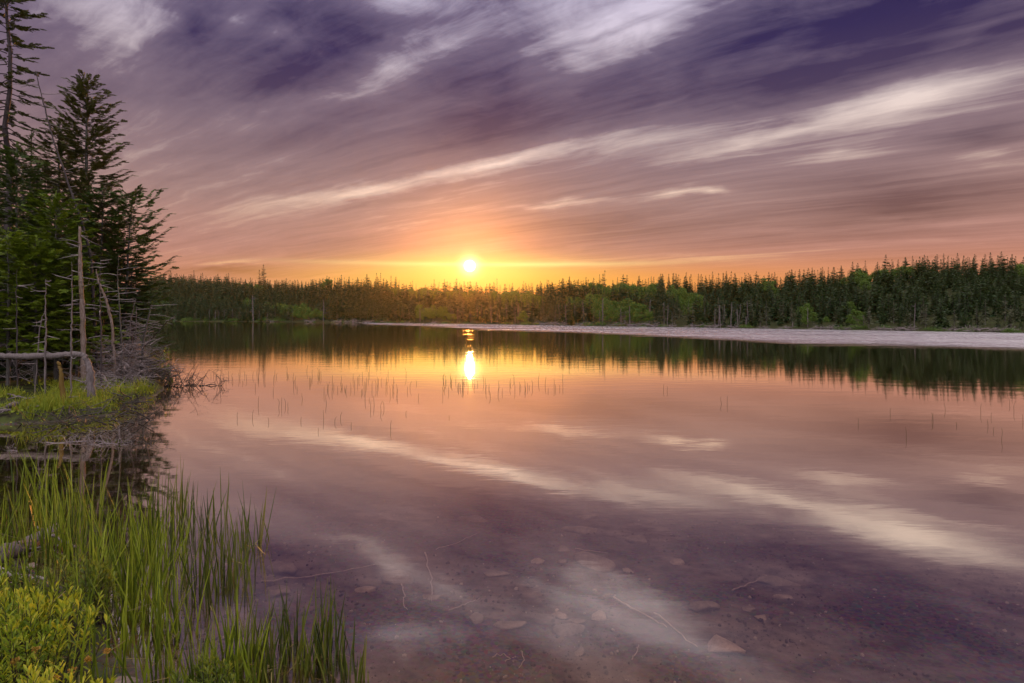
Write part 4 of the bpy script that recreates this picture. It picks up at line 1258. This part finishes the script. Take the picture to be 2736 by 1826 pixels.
# ------------------------------------------------------------------ shrubs of the near shore
LEAF_V = np.array([[0, 0, 0], [.30, -.08, .015], [.70, -.125, .02], [1.0, 0, -.05], [.70, .125, .02], [.30, .08, .015], [.5, 0, -.03]])
LEAF_F = np.array([[0, 1, 6, 5], [1, 2, 3, 6], [5, 6, 3, 4]])
def leafy_shrub(name, label, px, py, z, w, dpt, h, stems, seed, mat, leaf=.042, per=24, up=1.0):
    g = np.random.default_rng(seed)
    p = on(px, py, z)
    lv, st = MB(), MB()
    X, S, T, Z = [], [], [], []
    for k in range(stems):
        a, rr_ = g.uniform(0, 6.28), math.sqrt(g.random())
        b0 = np.array([rr_ * math.cos(a) * w * .35, rr_ * math.sin(a) * dpt * .35, -.08])
        top = np.array([rr_ * math.cos(a) * w * .56, rr_ * math.sin(a) * dpt * .56, h * (1 - .42 * rr_ ** 2) * g.uniform(.78, 1.06)]) + [*g.normal(0, .02, 2), 0]
        pth = smooth_path([b0, (b0 + top) / 2 + [*g.normal(0, .02, 2), .02], top], 7)
        add_tube(st, pth, np.linspace(.0035, .0012, 7), 4)
        tang = norm(top - pth[4])
        for j in range(per):
            q = 1 - (j / per) ** 1.25 * .75
            pos_ = np.array([np.interp(q, np.linspace(0, 1, 7), pth[:, c_]) for c_ in range(3)])
            aa = j * 2.4 + g.normal(0, .3)
            side = np.array([math.cos(aa), math.sin(aa), 0])
            spread_ = .35 + 1.1 * (j / per)
            d_ = norm(tang * up + side * spread_ + g.normal(0, .12, 3))
            X.append(d_); T.append(pos_); Z.append(norm(np.cross(np.cross(d_, [0, 0, 1]), d_) + g.normal(0, .3, 3)))
            S.append(leaf * g.uniform(.7, 1.2) * (.6 if j < 4 else 1) * (1.0 if j < per * .7 else .85))
    lv.add(*inst(LEAF_V, LEAF_F, frames(np.array(X), np.array(Z), np.array(S)), np.array(T)))
    r = thing(name, label, 'shrub', tuple(p))
    obj('leaves', lv.mesh('leaves', mat), r)
    obj('stems', st.mesh('stems', M_DKTWIG), r)
    return r
leafy_shrub('leafy_shrub', 'large bright yellow green shrub in the near corner of the shore', 55, 1850, .12, .66, .52, .42, 74, 51, M_GALE, .047, 28)
leafy_shrub('leafy_shrub', 'second bright shrub, lower, in front of the large one', 95, 2080, .10, .50, .36, .36, 50, 52, M_GALE, .043, 28)
leafy_shrub('leafy_shrub', 'bright shrub half out of view beside the large one', -110, 1800, .12, .6, .5, .40, 40, 53, M_GALE, .047, 28)
leafy_shrub('leafy_shrub', 'bushy olive green shrub with upright tips behind the bright one', 195, 1650, .08, .34, .28, .36, 30, 54, M_GALE2, .042, 26)
leafy_shrub('leafy_shrub', 'small olive shrub at the water side of the bushy one', 268, 1640, .06, .24, .22, .27, 18, 55, M_GALE2, .040, 24)
leafy_shrub('leafy_shrub', 'low dark green shrub among the reeds at the bottom row', 565, 1900, .02, .34, .26, .22, 36, 56, M_GALE2, .036, 26)
leafy_shrub('leafy_shrub', 'tiny leafy sprig by the log in the reeds', 30, 1600, .06, .26, .2, .22, 14, 57, M_GALE2, .040, 22)
for k, (px, py, lab) in enumerate([(40, 1765, 'rusty seed head leaning before the bright shrub'), (95, 1735, 'tall rusty seed head at the edge of the lower bright shrub'), (195, 1790, 'rusty seed head over the bottom edge of the shrub'),
                                   (235, 1762, 'rusty seed head near the stone in the reeds'), (150, 1812, 'lowest rusty seed head under the bright shrub'), (285, 1740, 'rusty seed head standing among the reeds by the stone')]):
    g = np.random.default_rng(600 + k)
    p = at(px, py, 2.25)
    mb = MB()
    z0 = gz(p[0], p[1])
    add_tube(mb, smooth_path([(g.normal(0, .03), 0, z0 - p[2]), (.01, .01, (z0 - p[2]) * .4), (0, 0, 0)], 6), np.linspace(.0018, .001, 6), 4)
    hd = MB()
    dv = norm(g.normal(0, 1, (60, 3)))
    hd.add(*inst(np.array([[-.5, -.4, 0], [.5, -.3, .1], [.4, .5, 0], [-.4, .4, -.1]]), np.array([[0, 1, 2, 3]]), frames(dv, g.normal(0, 1, (60, 3)), g.uniform(.004, .008, 60)), dv * g.uniform(.3, 1, (60, 1)) * [.016, .016, .011]))
    r = thing('seed_stalk', lab, 'plant', tuple(p))
    obj('stalk', mb.mesh('stalk', M_DRYREED), r)
    obj('seed_head', hd.mesh('seed_head', M_SEED), r)

log_on('driftwood_log', 'weathered split log lying aslant in the reeds', 'log', [-30, 60, 150], [3.75, 4.15, 4.65], [.062, .060, .045], M_GREY, 610, .05, nbr=3, brl=.15, thick=1.0)
log_on('driftwood', 'thin grey stick crossing the split log', 'driftwood', [95, 150, 200], [4.5, 4.3, 4.1], [.008, .010, .006], M_TWIG, 611, .10, nbr=3, brl=.1, thick=1.0)
log_on('driftwood', 'thin stick lying at the foot of the split log', 'driftwood', [-20, 40, 120], [3.6, 3.55, 3.5], [.010, .012, .008], M_TWIG, 612, .05, nbr=3, brl=.1, thick=1.0)

# ------------------------------------------------------------------ reed stems in open water
def stem(px, py, hpx, label, group, g, kink=0.0):
    p = on(px, py)
    h = hpx / F * p[1]
    P = smooth_path([(0, 0, -.12), (g.normal(0, .02) * h, 0, h * .3), (g.normal(0, .06 + kink) * h, 0, h * .65), (g.normal(0, .10) * h, 0, h)], 7)
    mb = MB()
    add_tube(mb, P, np.linspace(.0035, .0018, 7) * (p[1] / 9) ** .5, 4)
    tag(obj('lone_reed', mb.mesh('lone_reed', M_THINREED), None, tuple(p)), label, 'reed', group)
def build_stems():
    g = np.random.default_rng(31)
    # thin lines of stems standing left of the sun's reflection and under it
    for k in range(150):
        band = g.random()
        if band < .30:
            px, py = g.uniform(560, 860), g.normal(1012, 9)
        elif band < .62:
            px, py = g.normal(960, 95), g.normal(1035, 14)
        elif band < .82:
            px, py = g.uniform(1180, 1300), g.normal(1030, 12)
        else:
            px, py = g.uniform(1290, 1530), g.normal(1036, 9)
        stem(px, py, g.uniform(8, 24), 'thin bare reed stem in the loose rows standing in calm water below the sun', 'reed stems in the loose rows below the sun', g)
    spec = [(634, 1120, 18), (675, 1118, 22), (690, 1085, 26), (745, 1090, 24), (752, 1088, 26), (762, 1086, 20), (770, 1092, 16), (718, 1130, 14), (804, 1128, 14), (865, 1122, 26), (895, 1130, 16), (872, 1080, 26), (910, 1120, 18), (990, 1095, 22), (1000, 1085, 26), (1018, 1100, 26),
            (1043, 1150, 26), (1026, 1092, 20), (850, 1155, 12), (938, 1140, 12), (1085, 1108, 10), (1118, 1066, 14), (1060, 1060, 20), (975, 1070, 24), (1200, 1118, 8)]
    for px, py, h in spec:
        stem(px, py, h, 'thin dark reed stem nearer than the loose rows, with a clear mirror image', 'nearer dark reed stems left of the sun path', g)
    rt = [(1773, 1044, 17, 'dark one of the reed pair under the climbing treeline'), (1782, 1046, 14, 'slimmer one of the reed pair under the climbing treeline'), (1928, 1080, 19, 'stout stem of the wide pair in open water'), (1943, 1080, 21, 'slim stem of the wide pair in open water'),
          (2293, 1134, 17, 'lone short reed stem nearer than the wide mirror of the hill'), (2379, 1108, 17, 'lone thin reed stem between the short one and the leaning pair'), (2422, 1171, 29, 'tall dark stem closest in on the open lake'), (2490, 1127, 24, 'leaning stem of the crossing pair'),
          (2493, 1125, 21, 'upright stem of the crossing pair'), (2526, 1097, 19, 'curved reed stem just beyond the crossing pair'), (2556, 1139, 11, 'faint tiny reed stem by itself'), (2621, 1104, 26, 'long pale reed stem under the hill reflection'), (2648, 1117, 14, 'bent short reed stem beside the long pale one'),
          (2640, 1140, 19, 'straight reed stem before the bent short one'), (2655, 1154, 13, 'low reed stem next to the zigzag one'), (2710, 1100, 27, 'wavy reed stem in the hill mirror'), (2697, 1082, 18, 'thin reed stem at the rim of the hill mirror'), (2733, 1128, 20, 'reed stem at the very edge of the view')]
    for px, py, h, lb in rt:
        stem(px, py, h, lb, None, g, .05)
    stem(2676, 1177, 32, 'zigzag bent stem standing alone in the open lake', None, g, .35)
build_stems()

# ------------------------------------------------------------------ lake bed stones and sticks
def rock_mesh(seed, sx, sy, sz):
    g = np.random.default_rng(seed)
    import bmesh
    bm = bmesh.new()
    bmesh.ops.create_icosphere(bm, subdivisions=3, radius=1)
    pl = [(norm(g.normal(0, 1, 3)), g.uniform(.45, .85)) for _ in range(13)]
    for v_ in bm.verts:
        c_ = np.array(v_.co)
        for n_, d_ in pl:
            q = c_ @ n_
            if q > d_:
                c_ = c_ - n_ * (q - d_) * .97
        c_ = c_ * (1 + .06 * math.sin(c_[0] * 5 + seed) + .05 * math.sin(c_[1] * 7 + seed * 2))
        v_.co = Vector((c_[0] * sx, c_[1] * sy, c_[2] * sz))
    me = bpy.data.meshes.new('stone')
    bm.to_mesh(me)
    bm.free()
    for p in me.polygons:
        p.use_smooth = True
    return me
def stone_mat(name, c0, c1):
    m, N = material(name)
    pos = N.n('ShaderNodeTexCoord').outputs['Object']
    n1 = N.noise(pos, 9, 6, .65)
    n2 = N.noise(pos, 60, 4, .7)
    col = N.mix(N.maprange(n1, .35, .65, 0, 1), c0, c1)
    col = N.mix(N.maprange(n2, .5, .75, 0, .5), col, rgb(.05, .035, .03))
    p = N.n('ShaderNodeBsdfPrincipled')
    N.put(p.inputs['Base Color'], col)
    p.inputs['Roughness'].default_value = .85
    p.inputs['Specular IOR Level'].default_value = .15
    bp = N.n('ShaderNodeBump')
    bp.inputs['Strength'].default_value = .5
    bp.inputs['Distance'].default_value = .01
    N.put(bp.inputs['Height'], N.m('ADD', n1, n2))
    N.t.links.new(bp.outputs[0], p.inputs['Normal'])
    finish(N, p.outputs[0])
    return m
M_STONE = stone_mat('silt covered stone', rgb(.11, .082, .072), rgb(.23, .17, .15))
M_STONE2 = stone_mat('pinkish stone', rgb(.17, .12, .10), rgb(.30, .22, .19))
def bed_at(px, py):
    """Point of the lake bed along the line of sight through a photo spot (the water is drawn without refraction)."""
    d = 2.0
    for _ in range(60):
        x = (px - CX) / F * d
        zr = CAMH - (py - HY) / F * d
        zb = gz(x, d)
        d += (zr - zb) * .5 * F / (py - HY) * .8
        d = min(max(d, 1.2), 25)
    return np.array([(px - CX) / F * d, d, gz((px - CX) / F * d, d)])
K = 1.1645
def stone(x, y, wpx, hpx, label, seed, mat=None, rot=0.0, tall=.5):
    p = bed_at(x * K, y * K)
    wpx, hpx = wpx * 1.3, hpx * 1.25
    sx = wpx * K / F * p[1] / 2
    sz = max(.02, min(sx * tall, hpx * K / F * p[1] / 2 * .8))
    sy = max(sx * .45, min(sx * 1.6, hpx * K / F * p[1] / 2 * 1.6))
    o = obj('stone', rock_mesh(seed, sx, sy, sz), None, (p[0], p[1], p[2] + sz * .25), rot)
    o.data.materials.append(mat or M_STONE)
    tag(o, label, 'stone')
for k, a in enumerate([
    (1657, 1489, 78, 46, 'pale angular stone, brightest of the sunken stones, in shallow dark water', M_STONE2, -.2),
    (1615, 1396, 66, 36, 'rounded brown sunken stone up from the brightest one', None, .3), (1357, 1300, 84, 44, 'large flat sunken stone with a dark hollow', None, -.2),
    (1463, 1246, 46, 24, 'wedge shaped sunken stone above the hollowed one', None, .2), (1332, 1222, 66, 26, 'dim broad sunken stone farther out', None, 0), (905, 1334, 78, 34, 'broad pale sunken stone off the tip of the reeds', None, -.1),
    (1237, 1291, 34, 14, 'small slanted sunken stone beside the hollowed one', M_STONE2, .3), (1290, 1262, 34, 16, 'thin slab like sunken stone', None, .2), (1292, 1290, 30, 10, 'flat little sunken stone touching the hollowed one', None, 0),
    (1550, 1293, 30, 22, 'small blocky sunken stone alone in the dark band', M_STONE2, .1), (1370, 1419, 40, 24, 'round sunken stone with a cracked top', M_STONE2, 0), (1304, 1448, 62, 34, 'long low sunken stone near the round one', None, .1),
    (1286, 1416, 30, 26, 'tilted sunken stone leaning by the long low one', M_STONE2, .6), (1322, 1428, 36, 14, 'small sunken stone wedged among the close group', None, 0), (1170, 1436, 60, 20, 'wide dim sunken stone in the sandy shallows', None, .1),
    (1096, 1424, 30, 26, 'slanted slab standing in the sandy shallows', None, .8), (840, 1355, 42, 16, 'pointed sunken stone just nearer than the broad pale one', M_STONE2, .5), (645, 1308, 50, 46, 'long tilted sunken stone close to the tall reed clump', None, .9),
    (640, 1362, 60, 30, 'dim sunken stone between the reeds and the open lake', None, .1), (1785, 1340, 90, 22, 'very flat wide sunken stone under the bright cloud mirror', None, -.1), (1800, 1372, 44, 12, 'little bright sunken slab below the flat wide one', M_STONE2, -.1),
    (1716, 1400, 26, 16, 'small round sunken stone next to the brown one', None, 0), (1440, 1312, 26, 12, 'pebble sized sunken stone right of the hollowed one', M_STONE2, 0), (1085, 1195, 60, 20, 'faint far sunken stone in deeper water', None, 0),
    (1130, 1320, 60, 14, 'low sunken stone between the pale one and the hollowed one', None, .05), (1345, 1190, 44, 14, 'faint sunken stone farthest out', None, .1), (990, 1372, 40, 12, 'thin sunken stone in front of the crooked sunken stick', None, 0),
    (1330, 1500, 30, 18, 'dark small stone in the sandy shallows', None, .3), (1745, 1420, 30, 12, 'small tan sunken stone at the edge of the dark water', M_STONE2, .2)]):
    stone(a[0], a[1], a[2], a[3], a[4], 700 + k, a[5], a[6])
for k, (px, py, wp, lb) in enumerate([(330, 1812, 95, 'brown stone breaking the surface among the reeds'), (345, 1615, 60, 'flat wet stone between the reed stems'), (80, 1500, 38, 'grey wedge of stone behind the shrub tips')]):
    p = on(px, py, .03)
    s = wp / F * p[1] / 2
    o = obj('stone', rock_mesh(760 + k, s, s * .8, s * .45), None, (p[0], p[1], gz(p[0], p[1]) + s * .15 if k == 2 else .0))
    o.data.materials.append(M_STONE2)
    tag(o, lb, 'stone')
M_STICK = wood_mat('sunken pale stick', rgb(.20, .14, .12), rgb(.38, .28, .25), bump=.1)
for k, (pts, r_, lb) in enumerate([
    ([(975, 1272), (985, 1310), (992, 1345), (990, 1385)], .006, 'long wavy sunken stick running toward the viewer'), ([(1000, 1265), (1050, 1248), (1095, 1228)], .004, 'faint straight sunken stick far out'),
    ([(1320, 1262), (1360, 1268), (1395, 1273)], .004, 'thin sunken stick near the hollowed stone'), ([(1408, 1375), (1445, 1398), (1500, 1425), (1530, 1445)], .007, 'long pale sunken branch slanting to the brightest stone'),
    ([(1500, 1412), (1540, 1440), (1570, 1470), (1600, 1490)], .006, 'slim sunken branch ending at the brightest stone'), ([(1030, 1405), (1070, 1390), (1100, 1378)], .004, 'short sunken stick in the sandy shallows'),
    ([(920, 1345), (930, 1372), (922, 1390), (935, 1405)], .005, 'crooked sunken stick by the broad pale stone'), ([(600, 1338), (700, 1330), (800, 1312), (860, 1300)], .005, 'long dim sunken branch leading out of the reeds'),
    ([(1680, 1360), (1720, 1345), (1760, 1330)], .006, 'sunken forked stick under the bright cloud mirror'), ([(1195, 1500), (1205, 1520), (1190, 1540)], .003, 'curled pale sunken twig in the nearest shallows'),
    ([(1130, 1515), (1150, 1505), (1170, 1515), (1160, 1525)], .003, 'looped pale sunken twig in the nearest shallows'), ([(1450, 1520), (1462, 1500), (1465, 1485)], .003, 'white sunken sliver close to the brightest stone')]):
    g = np.random.default_rng(800 + k)
    P = np.array([bed_at(x * K, y * K) for x, y in pts]) + [0, 0, .015]
    b0 = P[0].copy()
    mb = MB()
    add_tube(mb, smooth_path(P - b0, 12, .004, g), np.linspace(r_, r_ * .5, 12), 5)
    tag(obj('sunken_stick', mb.mesh('sunken_stick', M_STICK), None, tuple(b0)), lb, 'stick')

# ------------------------------------------------------------------ evening haze over the lake
def build_haze():
    m, N = material('evening haze')
    pv = N.n('ShaderNodeVolumePrincipled')
    pv.inputs['Color'].default_value = (1.0, 0.86, 0.74, 1)
    pv.inputs['Density'].default_value = 0.00009
    pv.inputs['Anisotropy'].default_value = 0.88
    o_ = N.n('ShaderNodeOutputMaterial')
    N.t.links.new(pv.outputs[0], o_.inputs['Volume'])
    x0, x1, y0, y1, z0, z1 = -420, 420, -90, 400, -4, 60
    V = [(x, y, z) for x in (x0, x1) for y in (y0, y1) for z in (z0, z1)]
    Q = np.array([[0, 1, 3, 2], [4, 6, 7, 5], [0, 4, 5, 1], [2, 3, 7, 6], [0, 2, 6, 4], [1, 5, 7, 3]])
    mb = MB()
    mb.add(V, Q)
    tag(obj('haze', mb.mesh('haze', m)), kind='stuff')
build_haze()

def build_gravel():
    """Small stones and grit strewn over the shallow bed in front of the viewer."""
    g = np.random.default_rng(77)
    t = (1 + 5 ** .5) / 2
    ico = norm(np.array([[-1, t, 0], [1, t, 0], [-1, -t, 0], [1, -t, 0], [0, -1, t], [0, 1, t], [0, -1, -t], [0, 1, -t], [t, 0, -1], [t, 0, 1], [-t, 0, -1], [-t, 0, 1]]))
    fc = np.array([[0, 11, 5], [0, 5, 1], [0, 1, 7], [0, 7, 10], [0, 10, 11], [1, 5, 9], [5, 11, 4], [11, 10, 2], [10, 7, 6], [7, 1, 8], [3, 9, 4], [3, 4, 2], [3, 2, 6], [3, 6, 8], [3, 8, 9], [4, 9, 5], [2, 4, 11], [6, 2, 10], [8, 6, 7], [9, 8, 1]])
    n = 26000
    y = 1.9 + 4.6 * g.random(n) ** 1.7
    x = g.uniform(-1.1, 1.0, n) * y
    k = (seg_dist(x, y, NEAR) < 0) & (vnoise(x, y, .5, 12) + g.normal(0, .15, n) > -.05)
    x, y = x[k], y[k]
    n = len(x)
    s = .0035 + .013 * g.random(n) ** 4
    M = frames(g.normal(0, 1, (n, 3)), g.normal(0, 1, (n, 3)), np.ones(n)) * (s[:, None] * g.uniform(.55, 1.3, (n, 3)))[:, None, :]
    mb = MB()
    mb.add(*inst(ico, fc, M, np.column_stack([x, y, ground_z(x, y) + s * .25])))
    m, N = material('lake gravel')
    isl = N.n('ShaderNodeNewGeometry').outputs['Random Per Island']
    p = N.n('ShaderNodeBsdfPrincipled')
    N.put(p.inputs['Base Color'], N.ramp(isl, [(0, rgb(.05, .036, .031)), (.5, rgb(.075, .055, .048)), (.88, rgb(.13, .095, .08)), (1, rgb(.30, .23, .2))]))
    p.inputs['Roughness'].default_value = .9
    p.inputs['Specular IOR Level'].default_value = .1
    finish(N, p.outputs[0])
    tag(obj('gravel', mb.mesh('gravel', m)), kind='stuff')
build_gravel()
